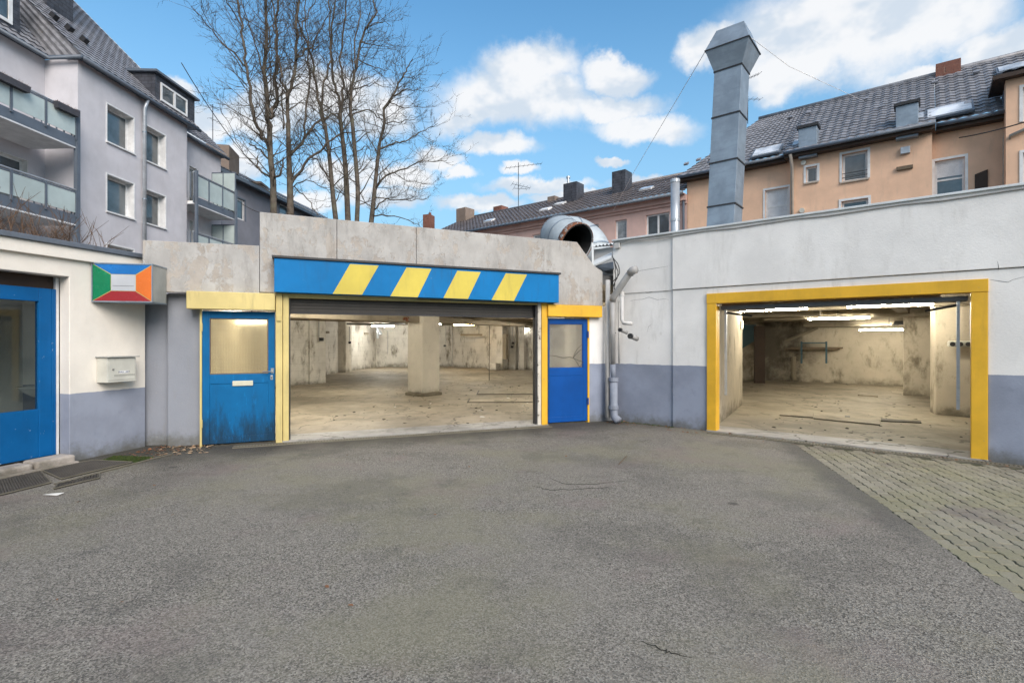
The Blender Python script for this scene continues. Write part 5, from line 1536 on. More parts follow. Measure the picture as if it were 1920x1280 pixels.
def balcony(F, u0, u1, o0, o1, zs, ztop, label, bays, screen=False, boxes=()):
    """slab on corner posts, frosted glass bays between uprights, hand rail"""
    bl = part('balcony', 'shutter_white', gh, lambda q: q.fbox(F, u0, u1, zs, zs + .05, o0, o1))
    bl['label'] = label
    part('slab', 'white_up', bl, lambda q: q.fbox(F, u0 + .05, u1 - .05, zs + .051, zs + .16, o0, o1 - .05))
    part('edge_beam', 'anthracite', bl, lambda q: (q.fbox(F, u0, u1, zs + .052, zs + .40, o1 - .045, o1), q.fbox(F, u1 - .045, u1, zs + .052, zs + .36, o0, o1 - .046)))
    part('hand_rail', 'galv_light', bl, lambda q: (q.tube([F.P(u0, ztop, o1 - .03), F.P(u1 + .06, ztop, o1 - .03)], .035, 8), q.tube([F.P(u1, ztop, o1 - .03), F.P(u1, ztop, o0)], .035, 8)))
    for i in range(bays + 1):
        u = u0 + (u1 - u0) * i / bays
        part('upright', 'anthracite', bl, lambda q: q.fbox(F, u - .03, u + .03, zs + .3, ztop - .03, o1 + .002, o1 + .05))
        if i < bays:
            v = u0 + (u1 - u0) * (i + 1) / bays
            part('glass_bay', 'frosted', bl, lambda q: q.fbox(F, u + .045, v - .045, zs + .46, ztop - .13, o1 + .012, o1 + .024))
    def bars(q):
        k = 6
        for i in range(k):
            o = o0 + (o1 - o0) * (i + .5) / k
            q.fbox(F, u1 - .03, u1, zs + .3, ztop - .03, o - .02, o + .02)
    part('side_bars', 'anthracite', bl, bars)
    part('lower_rail', 'anthracite', bl, lambda q: q.fbox(F, u0, u1, ztop - .115, ztop - .07, o1 + .004, o1 + .04))
    for (ta, tb_) in boxes:
        ua, ub = u0 + (u1 - u0) * ta, u0 + (u1 - u0) * tb_
        bx_ = part('planter_box', 'plant_box', bl, lambda q: q.fpoly(F, [(ua + .04, ztop - .24), (ub - .04, ztop - .24), (ub, ztop - .02), (ua, ztop - .02)], o1 + .055, o1 + .22))
        dr = MB(); random.seed(int(ua * 10) & 255)
        for _ in range(160):
            u = random.uniform(ua, ub); o = random.uniform(o1 + .06, o1 + .21); p = F.P(u, ztop - .03, o)
            e = p + Vector((random.uniform(-.07, .07), random.uniform(-.07, .07), random.uniform(.03, .12)))
            dr.add([p - Vector((0, .006, 0)), p + Vector((0, .006, 0)), e], [(0, 1, 2)])
        tag(dr.build('dry_planting', 'leaf', bl), kind='stuff')
    return bl
bo1 = .42; bu0, bu1 = gu0 - 5.2, FG.U(142, bo1)
balcony(FG, bu0, bu1, -RC + .005, bo1, 8.55, 9.87, 'upper glass balcony with dry planter boxes', 4, boxes=((.32, .60), (.80, .99)))
balcony(FG, bu0, bu1, -RC + .005, bo1, 5.75, 7.05, 'lower glass balcony half hidden by dry shrub', 4)
part('balcony_post', 'anthracite', gh, lambda q: q.fbox(FG, bu1 + .01, bu1 + .14, 0, 9.98, bo1 - .09, bo1 + .05))
part('post_bracket', 'anthracite', gh, lambda q: (q.fbox(FG, bu1 + .16, bu1 + .30, 8.55, 9.80, bo1 - .2, bo1 - .1), q.fbox(FG, bu1 + .16, bu1 + .30, 5.8, 7.0, bo1 - .2, bo1 - .1)))
so1 = .32; cu0, cu1 = FG.U(363, so1), FG.U(440, so1)
for zs, ztp, lb in ((8.30, 9.86, 'upper small balcony with frosted end screen'), (5.45, 6.95, 'lower small balcony with frosted end screen')):
    bl = balcony(FG, cu0, cu1, -RC2 + .005, so1, zs, ztp, lb, 3)
    part('front_bars', 'anthracite', bl, lambda q: [q.fbox(FG, cu0 - .04, cu0 + .0, zs + .3, ztp, -RC2 + .15 + k * .2, -RC2 + .2 + k * .2) for k in range(6)])
    part('end_screen', 'frosted', bl, lambda q: q.fbox(FG, cu1 + .01, cu1 + .035, zs + .4, ztp + 1.05, -RC2 + .02, so1))
    part('screen_frame', 'anthracite', bl, lambda q: (q.fbox(FG, cu1, cu1 + .045, ztp + 1.051, ztp + 1.11, -RC2, so1 + .04), q.fbox(FG, cu1, cu1 + .045, zs + .4, ztp + 1.05, so1 + .001, so1 + .05),
         q.fbox(FG, cu1 - .002, cu1 + .047, zs + .4, ztp + 1.05, -.37, -.32), q.fbox(FG, cu1, cu1 + .045, zs + .4, ztp + 1.05, -RC2 - .03, -RC2 + .019)))
for u in (cu0 + .06, cu1 - .05):
    part('balcony_post', 'anthracite', gh, lambda q: q.fbox(FG, u - .06, u + .06, 0, 9.95, so1 + .052, so1 + .16))
# far neighbour
fh = thing('far_house', 'darker grey house with low eaves behind the bare trees', 'house', FG2.P(0, 0))
v0, v1 = FG2.U(392), FG2.U(650)
fw_ = [(FG2.U(440), FG2.U(459), FG2.Z(448, 411), FG2.Z(448, 372)), (FG2.U(524), FG2.U(541), FG2.Z(530, 402), FG2.Z(530, 383))]
wall_mesh(FG2, v0, v1, 0, 12.0, fw_, .3).build('wall', 'far_house', fh)
for w in fw_:
    window(fh, FG2, *w, depth=.08, trim='anthracite', fw=.1, pane='pane')
rf = tile_roof(FG2.P(v0 - .2, 12.1, .55), FG2.P(v1, 12.1, .55), FG2.P(v0 - .2, 14.3, -3.5), FG2.P(v1, 14.3, -3.5)).build('roof', 'tiles_grey', fh)
part('gutter', 'anthracite', fh, lambda q: q.fbox(FG2, v0 - .2, v1, 11.86, 12.1, .3, .6))
part('soffit', 'far_house', fh, lambda q: q.fbox(FG2, v0 - .2, v1, 12.001, 12.05, -.3, .55))
c0 = at(436, 300, 33.5)
part('chimney', 'chimney_render', rf, lambda q: q.obox((c0.x - .7, c0.y), (1, .2), (-.2, 1), .75, 1.0, 12.0, at(436, 281, 33.5).z))
c1 = at(488, 355, 37)
part('chimney', 'chimney_render', rf, lambda q: (q.obox((c1.x - .4, c1.y), (1, .1), (-.1, 1), .4, .4, 12.2, at(488, 349, 37).z), q.obox((c1.x - .4, c1.y), (1, .1), (-.1, 1), .7, .7, at(488, 349, 37).z + .01, at(488, 345, 37).z)))

# ------------------------------------------------------------------ apricot house
oh = thing('apricot_house', 'apricot rendered house with long dark tiled roof', 'house', FO.P(0, 0))
def RO(x, y, off=0.0): return FO.hit(1260 + x / 2.783, y / 2.783, off)
EO = 9.5
oL, oR = FO.U(1289), FO.U(1950) + 3
bayL, bayR = FO.U(1260 + 615 / 2.783, .35), FO.U(1260 + 1357 / 2.783, .35)
BO = .35
def rectO(x0, x1, y0, y1, off=0.0):
    a = RO(x0, (y0 + y1) / 2, off)[0]; c = RO(x1, (y0 + y1) / 2, off)[0]
    xm = (x0 + x1) / 2
    return (a, c, RO(xm, y1, off)[1], RO(xm, y0, off)[1])
rw_l = [rectO(487, 608, 985, 1300)]
wall_mesh(FO, oL, bayL + .05, 0, EO, rw_l, .35).build('wall', 'orange_house', oh)
window(oh, FO, *rw_l[0], depth=.1, trim='win_white', bar_h=(.72,), blind=.9, pane='pane_bright')
bay = [rectO(700, 757, 870, 950, BO), rectO(888, 1020, 795, 940, BO), rectO(884, 1024, 1042, 1230, BO)]
wall_mesh(FO, bayL, bayR, 0, EO, bay, .4, BO).build('wall', 'orange_house', oh)
window(oh, FO, *bay[0], depth=.1, off=BO, trim='win_white', sill='trim_tan', fw=.06)
wb_ = window(oh, FO, *bay[1], depth=.14, off=BO, trim='win_white', sill='trim_tan', fw=.08)
part('guard_rail', 'dark', wb_, lambda q: [q.tube([FO.P(bay[1][0], bay[1][2] + z, BO + .03), FO.P(bay[1][1], bay[1][2] + z, BO + .03)], .014, 6) for z in (.15, .32)])
part('roller_blind', 'chimney_render', wb_, lambda q: q.fbox(FO, bay[1][0] + .08, bay[1][1] - .08, bay[1][2] + .45, bay[1][3] - .08, BO - .185, BO - .18))
window(oh, FO, *bay[2], depth=.14, off=BO, trim='win_white', fw=.08)
rw_r = [rectO(1372, 1528, 830, 1150)]
uW = FO.U(1260 + 1742 / 2.783, .9)
wall_mesh(FO, bayR - .05, oR, 0, EO, rw_r, .35).build('wall', 'orange_house', oh)
window(oh, FO, *rw_r[0], depth=.1, trim='win_white', bar_h=(.68,), blind=.28, pane='pane')
ww = rectO(1832, 1990, 785, 1000, .9); ww2 = rectO(1832, 1990, 440, 620, .9)
WT = 10.45
wall_mesh(FO, uW, oR, 0, WT, [ww, ww2], .5, .9).build('wing_wall', 'orange_house', oh)
window(oh, FO, *ww, depth=.1, off=.9, trim='win_white'); window(oh, FO, *ww2, depth=.1, off=.9, trim='win_white')
part('wing_side', 'anthracite', oh, lambda q: q.fpoly(FO, [(uW + .001, EO), (uW + .06, EO), (uW + .06, WT - .1), (uW + .001, WT - .1)], -2.2, .899))
part('wing_eave', 'brown_board', oh, lambda q: q.fbox(FO, uW - .35, oR, WT + .001, WT + .14, -.5, 1.2))
part('soffit', 'brown_board', oh, lambda q: q.fbox(FO, oL - .25, bayL - .16, EO + .001, EO + .03, -8.8, .45))
part('soffit', 'brown_board', oh, lambda q: q.fbox(FO, bayL - .15, bayR + .1, EO + .001, EO + .03, -8.8, .8))
part('soffit', 'brown_board', oh, lambda q: q.fbox(FO, bayR + .11, uW - .01, EO + .001, EO + .03, -8.8, .45))
rdg = 4.5; rz = 13.35
def ORP(u, t, o0=.45, z0=EO + .05): return FO.P(u, z0 + (rz - z0) * t, o0 + (-rdg - o0) * t)
orf = tile_roof(ORP(bayL - .15, 0, .8, EO + .03), ORP(bayR + .1, 0, .8, EO + .03), ORP(bayL - .15, 1), ORP(bayR + .1, 1)).build('roof', 'tiles_grey', oh)
tile_roof(ORP(oL - .3, 0), ORP(bayL - .16, 0), FO.P(oL + 2.2, rz - .05, -rdg), ORP(bayL - .16, 1)).build('roof', 'tiles_grey', oh)
tile_roof(ORP(bayR + .11, 0), ORP(uW, 0), ORP(bayR + .11, 1), ORP(uW, 1)).build('roof', 'tiles_grey', oh)
tile_roof(FO.P(uW, EO + .9, -.7), FO.P(oR, EO + .9, -.7), FO.P(uW, rz, -rdg), FO.P(oR, rz, -rdg)).build('roof', 'tiles_grey', oh)
tile_roof(FO.P(uW - .1, WT + .15, 1.15), FO.P(oR, WT + .15, 1.15), FO.P(uW - .1, WT + 1.0, -1.7), FO.P(oR, WT + 1.0, -1.7)).build('roof', 'tiles_grey', oh)
part('gable', 'orange_house', oh, lambda q: q.add([FO.P(oL, 0, 0), FO.P(oL, EO, 0), FO.P(oL + .0, EO, -9), FO.P(oL, 0, -9)], [(0, 1, 2, 3)]), solid=.05)
part('hip_slope', 'tiles_grey', oh, lambda q: q.add([ORP(oL - .3, 0), FO.P(oL + 2.2, rz - .05, -rdg), FO.P(oL - .3, EO, -9.4)], [(0, 1, 2)]), solid=.05)
part('ridge', 'tiles_grey', oh, lambda q: q.tube([FO.P(oL + 2.2, rz + .02, -rdg), FO.P(oR, rz + .04, -rdg)], .13, 8), smooth=True)
for a, c, o in ((oL - .3, bayL - .16, .52), (bayL - .15, bayR + .1, .87), (bayR + .11, uW, .52)):
    part('gutter', 'anthracite', oh, lambda q: q.tube([FO.P(a, EO + .02, o), FO.P(c, EO + .02, o)], .075, 8), smooth=True)
    part('eave_board', 'brown_board', oh, lambda q: q.fbox(FO, a, c, EO - .16, EO + .0, o - .5, o - .1))
for x, off in ((628, .42), ):
    u = RO(x, 900, off)[0]
    part('downpipe', 'trim_tan', oh, lambda q: q.tube([FO.P(u, EO - .05, .85), FO.P(u, EO - .5, .44), FO.P(u, 4, .44)], .065, 10), smooth=True)
u = RO(1741, 700, .1)[0]
part('downpipe', 'trim_tan', oh, lambda q: q.tube([FO.P(u, EO - .05, .5), FO.P(u + .02, EO - .45, .3), FO.P(u - .02, EO - .8, .1), FO.P(u - .02, 4, .1)], .065, 10), smooth=True)
part('branch_pipe', 'trim_tan', oh, lambda q: q.tube([FO.P(uW + 2.6, 9.45, 1.0), FO.P(uW + .1, EO - 1.0, 1.0), FO.P(u, EO - 1.25, .2)], .06, 10), smooth=True)
for (x0, x1, y0, y1, nm, mt, dp_) in ((1193, 1243, 770, 805, 'wall_lamp', 'galv_light', .14), (1172, 1258, 868, 886, 'ledge', 'wood', .10)):
    r = rectO(x0, x1, y0, y1, BO)
    part(nm, mt, oh, lambda q: q.fbox(FO, r[0], r[1], r[2], r[3], BO + .001, BO + dp_), bevel=.01)
r = rectO(1580, 1648, 893, 1010)
part('dark_board', 'brown_board', oh, lambda q: q.fpoly(FO, [(r[0], r[2] - .6), (r[1], r[2] - .6), (r[1], r[3] + .02), (r[0], r[3] - .1)], .002, .05))
for (x, y) in ((688, 852), (680, 1100)):
    c = RO(x, y, BO)
    part('vent_cap', 'letterbox', oh, lambda q: q.tube([FO.P(c[0], c[1], BO), FO.P(c[0], c[1], BO + .10)], .10, 14))
def on_slope(u, t, w, h, lift, name, mat, o0=.62):
    """box or pane lying on the apricot roof"""
    a, c = ORP(u - w / 2, t, o0), ORP(u + w / 2, t, o0); a2, c2 = ORP(u - w / 2, t + h, o0), ORP(u + w / 2, t + h, o0)
    nn2 = (c - a).cross(a2 - a).normalized()
    if nn2.z < 0: nn2 = -nn2
    return MB().hexa([p + nn2 * .05 for p in (a, c, c2, a2)] + [p + nn2 * lift for p in (a, c, c2, a2)]).build(name, mat, oh)
def slope_ut(x, y):
    """which spot of the roof slope a photograph pixel shows"""
    px, py = 1260 + x / 2.783, y / 2.783
    best = None
    for k in range(0, 101):
        t = k / 100; off = .62 + (-rdg - .62) * t
        uu, zz = FO.hit(px, py, off); e = abs(zz - (EO + .05 + (rz - EO - .05) * t))
        if best is None or e < best[0]: best = (e, uu, t)
    return best[1], best[2]
for (x, y, w, h) in ((497, 800, 1.05, .13), (1445, 592, 1.25, .15), (662, 757, .4, .10), (1278, 626, .4, .10), (1775, 366, .8, .1)):
    u, t = slope_ut(x, y)
    sk_ = on_slope(u, t - h / 2, w, h, .16, 'skylight', 'skylight')
    fr_ = on_slope(u, t - h / 2 - .015, w + .14, h + .03, .13, 'skylight_frame', 'anthracite')
for (x, yb, yt) in ((708, 795, 655), (1226, 690, 535)):
    u, t = slope_ut(x, yb); p = ORP(u, t, .62)
    off_ = .62 + (-rdg - .62) * t
    z1 = FO.hit(1260 + x / 2.783, yt / 2.783, off_)[1]
    bx2 = part('roof_chimney', 'galv', oh, lambda q: q.fbox(FO, u - .34, u + .34, p.z - .3, z1 - .08, off_ - .5, off_ + .02), bevel=.01)
    part('chimney_cap', 'dark', bx2, lambda q: q.fbox(FO, u - .40, u + .40, z1 - .079, z1 + .03, off_ - .56, off_ + .09))
u, _ = FO.hit(1260 + 1440 / 2.783, 370 / 2.783, -rdg)
part('brick_chimney', 'brick', oh, lambda q: q.fbox(FO, u - .42, u + .42, rz - .3, FO.hit(1777, 121, -rdg)[1], -rdg - .35, -rdg + .35))
random.seed(21)
for k in range(16):
    u = random.uniform(bayL - 5, uW); t = random.choice((.18, .22, .5, .78))
    on_slope(u, t, .2, .035, .13, 'ventilation_tile', 'tiles_grey', .7)

# ------------------------------------------------------------------ pink house
ph = thing('pink_house', 'pink rendered house with mossy brown tiled roof and slate chimneys', 'house', FO.P(-12, 0))
def RPk(x, y, off=0.0): return FO.hit(780 + x / 3.556, 280 + y / 3.556, off)
EP = 8.75; pL = FO.U(800) - .5; pR = oL - .01
def rectP(x0, x1, y0, y1):
    xm = (x0 + x1) / 2
    return (RPk(x0, y0)[0], RPk(x1, y0)[0], RPk(xm, y1)[1], RPk(xm, y0)[1])
pw = [rectP(1328, 1405, 470, 600), rectP(1532, 1690, 428, 600), rectP(1175, 1218, 500, 640), rectP(775, 850, 565, 680)]
wall_mesh(FO, pL, pR, 0, EP, pw, .3).build('wall', 'pink_house', ph)
for i, w in enumerate(pw):
    window(ph, FO, *w, depth=.12, bars=(.5,) if i in (1,) else (), sill='trim_tan', fw=.08, pane='pane_bright' if i in (0, 3) else 'pane')
prz = 11.25
part('cornice', 'trim_pink' if 'trim_pink' in MT else 'pink_house', ph, lambda q: (q.fbox(FO, pL, pR, EP - .42, EP - .30, .002, .10), q.fbox(FO, pL, pR, EP - .29, EP - .02, .002, .22)))
part('soffit', 'pink_house', ph, lambda q: q.fbox(FO, pL, pR - .02, EP - .018, EP + .012, -9, .5))
prf = tile_roof(FO.P(pL, EP + .02, .5), FO.P(pR - .02, EP + .02, .5), FO.P(pL, prz, -rdg), FO.P(pR - .02, prz, -rdg)).build('roof', 'tiles_brown', ph)
part('ridge', 'tiles_brown', ph, lambda q: q.tube([FO.P(pL, prz + .03, -rdg), FO.P(pR - .05, prz + .03, -rdg)], .12, 8), smooth=True)
part('gutter', 'anthracite', ph, lambda q: q.tube([FO.P(pL, EP - .01, .56), FO.P(pR - .02, EP - .01, .56)], .08, 8), smooth=True)
def chim(x0, x1, yt, off, mat, name='chimney', dz=2.2, d=.5):
    a, z1 = RPk(x0, yt, off); c, _ = RPk(x1, yt, off)
    t = (.5 - off) / (.5 + rdg)
    zb2 = EP + (prz - EP) * min(1, t) - .6
    return part(name, mat, prf, lambda q: q.fbox(FO, a, c, zb2, z1, off - d * 2, off))
chim(982, 1070, 232, -2.6, 'slate', 'slate_chimney', d=.45)
chim(1306, 1395, 152, -2.4, 'slate', 'slate_chimney', d=.45)
chim(876, 925, 318, -4.2, 'chimney_render', d=.4)
chim(268, 330, 398, -3.4, 'chimney_render', d=.5)
chim(515, 570, 384, -4.6, 'brick', d=.4)
bc = at(804, 410, 41); 
part('chimney', 'brick', prf, lambda q: (q.obox((bc.x, bc.y), (1, -.3), (.3, 1), .32, .4, 6.5, at(808, 404, 41).z), q.tube([(bc.x + .1, bc.y, at(808, 404, 41).z), (bc.x + .1, bc.y, at(808, 399, 41).z)], .1, 8)))
p = RPk(1015, 225, -2.9)
part('flue_pot', 'galv_light', prf, lambda q: (q.tube([FO.P(p[0], p[1] - .3, -2.9), FO.P(p[0], p[1] + .3, -2.9)], .08, 10), q.tube([FO.P(p[0], p[1] + .3, -2.9), FO.P(p[0], p[1] + .42, -2.9)], .13, 10)))
for (x, y) in ((490, 487), (865, 412), (1538, 275), (960, 375)):
    best = None
    for k in range(101):
        t = k / 100; off = .5 + (-rdg - .5) * t; uu, zz = RPk(x, y, off); e_ = abs(zz - (EP + (prz - EP) * t))
        if best is None or e_ < best[0]: best = (e_, uu, t)
    u, t = best[1], best[2]
    def slope(uu, tt, lift): 
        v = FO.P(uu, EP + (prz - EP) * tt, .5 + (-rdg - .5) * tt); return v + Vector((FO.nrm.x * .45, FO.nrm.y * .45, .9)) * lift
    q4 = [(u - .35, t - .04), (u + .35, t - .04), (u + .35, t + .05), (u - .35, t + .05)]
    MB().hexa([slope(a, c, .05) for a, c in q4] + [slope(a, c, .17) for a, c in q4]).build('skylight', 'skylight', prf)
part('downpipe', 'anthracite', ph, lambda q: q.tube([FO.P(pR - .14, EP, .12), FO.P(pR - .14, 3, .12)], .06, 8))

# ------------------------------------------------------------------ aerials and wires
def aerial(base, top, boom_dir, elements, label):
    base, top = Vector(base), Vector(top)
    root = thing('tv_aerial', label, 'aerial', base, 'rooftop aerials')
    part('mast', 'dark', root, lambda q: q.tube([base, top], .022, 6))
    for (t, L, dz, n, half) in elements:
        c = base.lerp(top, t); d = Vector(boom_dir).normalized()
        a, e = c - d * L * .35, c + d * L * .65 + Vector((0, 0, dz))
        part('boom', 'dark', root, lambda q: q.tube([a, e], .014, 5))
        sdv = Vector((-d.y, d.x, 0))
        def el_(q):
            for i in range(n):
                m_ = a.lerp(e, i / max(1, n - 1)); h = half * (1 - .35 * i / n)
                q.tube([m_ - sdv * h, m_ + sdv * h], .008, 4)
        part('elements', 'dark', root, el_)
aerial(at(972, 395, 34), at(972, 305, 34), (1, .2, 0), ((.87, 2.4, .45, 9, .35), (.55, 1.2, -.2, 6, .5), (.46, .9, 0, 3, .4)), 'tall aerial mast on the mossy ridge of the pink house')
aerial(at(1402, 232, 27.5), at(1402, 150, 27.5), (1, .1, 0), ((.96, 1.0, .45, 7, .35), (.55, 1.1, .05, 5, .3)), 'aerial on the ridge behind the exhaust stack')
aerial(at(399, 290, 31), at(399, 196, 31), (.3, 1, 0), ((.95, .7, 0, 4, .3), (.7, .6, 0, 3, .2)), 'slim aerial on the grey apartment house roof')
hoodL = Vector(sect(kx, .47, zB, lean(zB))[0]); hoodR = Vector(sect(kx, .47, zB, lean(zB))[1])
line_tube('guy_wire', [hoodL, at(1190, 320, 22), at(1150, 395, 26)], .008, 'wire', 'pale guy wire running down from the stack hood to the pink roof', 'wire', 'stack guy wires')
line_tube('guy_wire', [hoodR, at(1480, 125, 14), at(1620, 190, 20)], .007, 'wire', 'thin guy wire leading back from the other hood corner', 'wire', 'stack guy wires')
line_tube('overhead_cable', sag(FO.P(FO.U(1798), 9.0, .2), (14.9, 13.6, 7.8), .1), .02, 'cable', 'dark cable strung across the apricot facade', 'cable', 'overhead cables')
line_tube('overhead_cable', sag(at(340, 118, 26), at(500, 332, 33), .5), .022, 'cable', 'dark overhead cable falling from the grey roof to the bare trees', 'cable', 'overhead cables')
line_tube('overhead_cable', sag(at(440, 372, 32), at(505, 402, 33), .2), .02, 'cable', 'short sagging cable before the far grey house', 'cable', 'overhead cables')

# ------------------------------------------------------------------ bare trees
def T3(x, y, Y): return at(340 + x / 2.977, y / 2.977, Y)
def bare_tree(label, Y, trunk, limbs, seed, density=1.0):
    """trunk and limbs follow given lines; side branches and twigs grow from them"""
    rnd = random.Random(seed)
    root = thing('bare_tree', label, 'tree', T3(trunk[0][0], trunk[0][1], Y) * 1.0, 'bare trees behind the hall')
    base = T3(trunk[0][0], trunk[0][1], Y)
    root.location = (base.x, base.y, 0)
    def line3(pts, drift):
        out = []
        for i, (x, y) in enumerate(pts):
            out.append((x, y, Y + drift * i / max(1, len(pts) - 1)))
        return out
    tb_ = MB(); br = MB()
    def smooth_line(P):
        return spline(P, 4) if len(P) > 2 else P
    tr = [T3(x, y, Y) for x, y, r in trunk]
    ground = Vector((tr[0].x, tr[0].y, 0))
    rr = [r * .76 for x, y, r in trunk]
    pts = smooth_line(tr)
    k = len(pts) - 1
    rad = [rr[min(int(i / k * (len(rr) - 1)), len(rr) - 2)] + (rr[min(int(i / k * (len(rr) - 1)) + 1, len(rr) - 1)] - rr[min(int(i / k * (len(rr) - 1)), len(rr) - 2)]) * ((i / k * (len(rr) - 1)) % 1) for i in range(k + 1)]
    tb_.tube([ground] + pts, [rr[0] * 1.3] + rad, 10)
    def twig(p, d, L, r, depth):
        n = 4 if depth < 2 else 3
        P = [p]; dd_ = d.copy()
        for i in range(n):
            dd_ = (dd_ + Vector((rnd.gauss(0, .16), rnd.gauss(0, .16), rnd.gauss(.07, .12)))).normalized()
            P.append(P[-1] + dd_ * (L / n))
        br.tube(P, [r * (1 - .78 * i / n) for i in range(n + 1)], 4 if r > .03 else 3, caps=False)
        if depth >= 3 or L < .4: return
        kk = rnd.randint(3, 5) if depth < 2 else rnd.randint(2, 4)
        for _ in range(kk):
            i = rnd.randint(1, n); a = P[i]
            ax = Vector((rnd.gauss(0, 1), rnd.gauss(0, 1), rnd.gauss(.15, .8))).normalized()
            nd = (dd_ * .9 + ax * rnd.uniform(.5, .95)).normalized()
            twig(a, nd, L * rnd.uniform(.35, .62), max(.010, r * .5), depth + 1)
    lists = [(pts[2:], rad[2:], .45)]
    for (pl, r0, r1, drift) in limbs:
        r0, r1 = r0 * .84, r1 * .84
        P = smooth_line([T3(x, y, yy) for x, y, yy in line3(pl, drift)])
        n = len(P) - 1
        rl = [r0 + (r1 - r0) * i / n for i in range(n + 1)]
        # a little natural waver
        for i in range(1, n):
            P[i] = P[i] + Vector((rnd.gauss(0, .05), rnd.gauss(0, .1), rnd.gauss(0, .05)))
        br.tube(P, rl, 8 if r0 > .1 else 6)
        lists.append((P, rl, 1.0))
    for P, rl, dens in lists:
        for i in range(1, len(P)):
            seg = (P[i] - P[i - 1])
            if seg.length < 1e-5: continue
            m_ = seg.length * 3.4 * dens * density
            cnt = int(m_) + (1 if rnd.random() < m_ - int(m_) else 0)
            for _ in range(cnt):
                t = rnd.random(); p = P[i - 1].lerp(P[i], t)
                a = rnd.uniform(0, 2 * math.pi)
                out = Vector((math.cos(a), math.sin(a), rnd.uniform(-.15, .55))).normalized()
                d = (seg.normalized() * rnd.uniform(.15, .8) + out).normalized()
                L = rnd.uniform(.9, 3.1) * (1.0 if rl[i] > .06 else .75)
                twig(p, d, L, min(.045, max(.014, rl[i] * .34)), 1 if L > 1.1 else 2)
    tb_.build('trunk', 'bark', root, smooth=True)
    br.build('crown', 'bark', root, smooth=True)
    return root
bare_tree('bare tree with mossy forked trunk closest to the grey house', 33.0,
    [(515, 1190, .27), (512, 1010, .25), (498, 880, .22), (492, 700, .20)],
    [([(497, 880), (465, 780), (412, 690), (390, 560), (370, 400), (338, 180), (310, -20), (290, -160)], .15, .05, -1.2),
     ([(492, 720), (478, 580), (470, 320), (466, 0), (460, -160)], .19, .07, .8), ([(496, 660), (530, 545), (525, 400), (531, 250), (540, 0), (545, -150)], .15, .06, 1.6),
     ([(370, 380), (262, 265), (165, 170), (55, 38)], .07, .02, -1.5), ([(336, 150), (285, 60), (240, -20)], .06, .03, -.6), ([(372, 420), (300, 330), (150, 110), (95, -10)], .04, .012, -2),
     ([(484, 885), (430, 835), (380, 800)], .08, .05, -.3), ([(500, 995), (440, 945), (428, 870)], .09, .04, .4), ([(510, 1000), (555, 960), (570, 880)], .1, .05, .3),
     ([(470, 480), (440, 330), (390, 180), (330, 0)], .07, .03, 1.0), ([(468, 320), (490, 160), (420, 0)], .05, .02, -1.0), ([(428, 940), (330, 830), (240, 640), (180, 600)], .035, .01, -1.5)], 31)
bare_tree('bare tree with warty trunk and long forking limb', 33.6,
    [(610, 1200, .29), (606, 1030, .25), (600, 860, .21), (596, 690, .17)],
    [([(596, 700), (588, 560), (632, 410), (640, 200), (652, 0), (655, -150)], .15, .06, .6), ([(590, 560), (562, 420), (528, 230), (520, 80), (500, -60)], .10, .04, -1.0),
     ([(605, 870), (690, 770), (770, 680), (840, 640), (960, 600)], .12, .03, 1.0), ([(690, 765), (695, 620), (715, 430), (700, 260), (690, 50), (700, -80)], .09, .03, .5),
     ([(612, 1030), (690, 915), (800, 820), (890, 740), (960, 640)], .12, .03, -.8), ([(640, 340), (720, 260), (800, 120), (850, 0)], .07, .02, -.8), ([(610, 1050), (700, 1010), (830, 1080)], .05, .02, -.5),
     ([(630, 1040), (700, 1110), (760, 1200)], .05, .03, -.4), ([(570, 720), (560, 560), (570, 420)], .07, .03, .5), ([(640, 200), (700, 90), (760, -30)], .06, .02, 1)], 32)
bare_tree('slender bare tree leaning slightly toward the warty one', 34.2,
    [(862, 1225, .22), (842, 1050, .19), (826, 870, .17), (800, 690, .14)],
    [([(800, 700), (772, 560), (745, 420), (715, 280), (650, 120), (640, -60)], .12, .04, .5), ([(800, 680), (790, 500), (835, 330), (830, 120), (820, -60)], .10, .04, -.6),
     ([(826, 870), (770, 770), (700, 720), (640, 760)], .06, .02, -1.0), ([(835, 1000), (760, 900), (690, 860)], .06, .02, .8), ([(745, 430), (690, 330), (660, 160)], .05, .02, 1), ([(775, 570), (860, 640), (900, 700)], .05, .02, .4)], 33)
bare_tree('bare tree with straight double stem at the middle of the row', 34.6,
    [(930, 1230, .25), (920, 1000, .22), (908, 850, .19), (890, 690, .16)],
    [([(890, 700), (882, 560), (852, 450), (838, 220), (862, 0), (870, -120)], .12, .05, .8), ([(912, 880), (895, 640), (905, 470), (885, 300), (920, 90), (910, -60)], .12, .04, -.6),
     ([(880, 600), (930, 500), (960, 380), (940, 200)], .06, .02, 1.0), ([(915, 940), (850, 850), (790, 800)], .06, .02, -.8), ([(925, 1090), (880, 1070), (820, 1060)], .05, .02, 0)], 34)
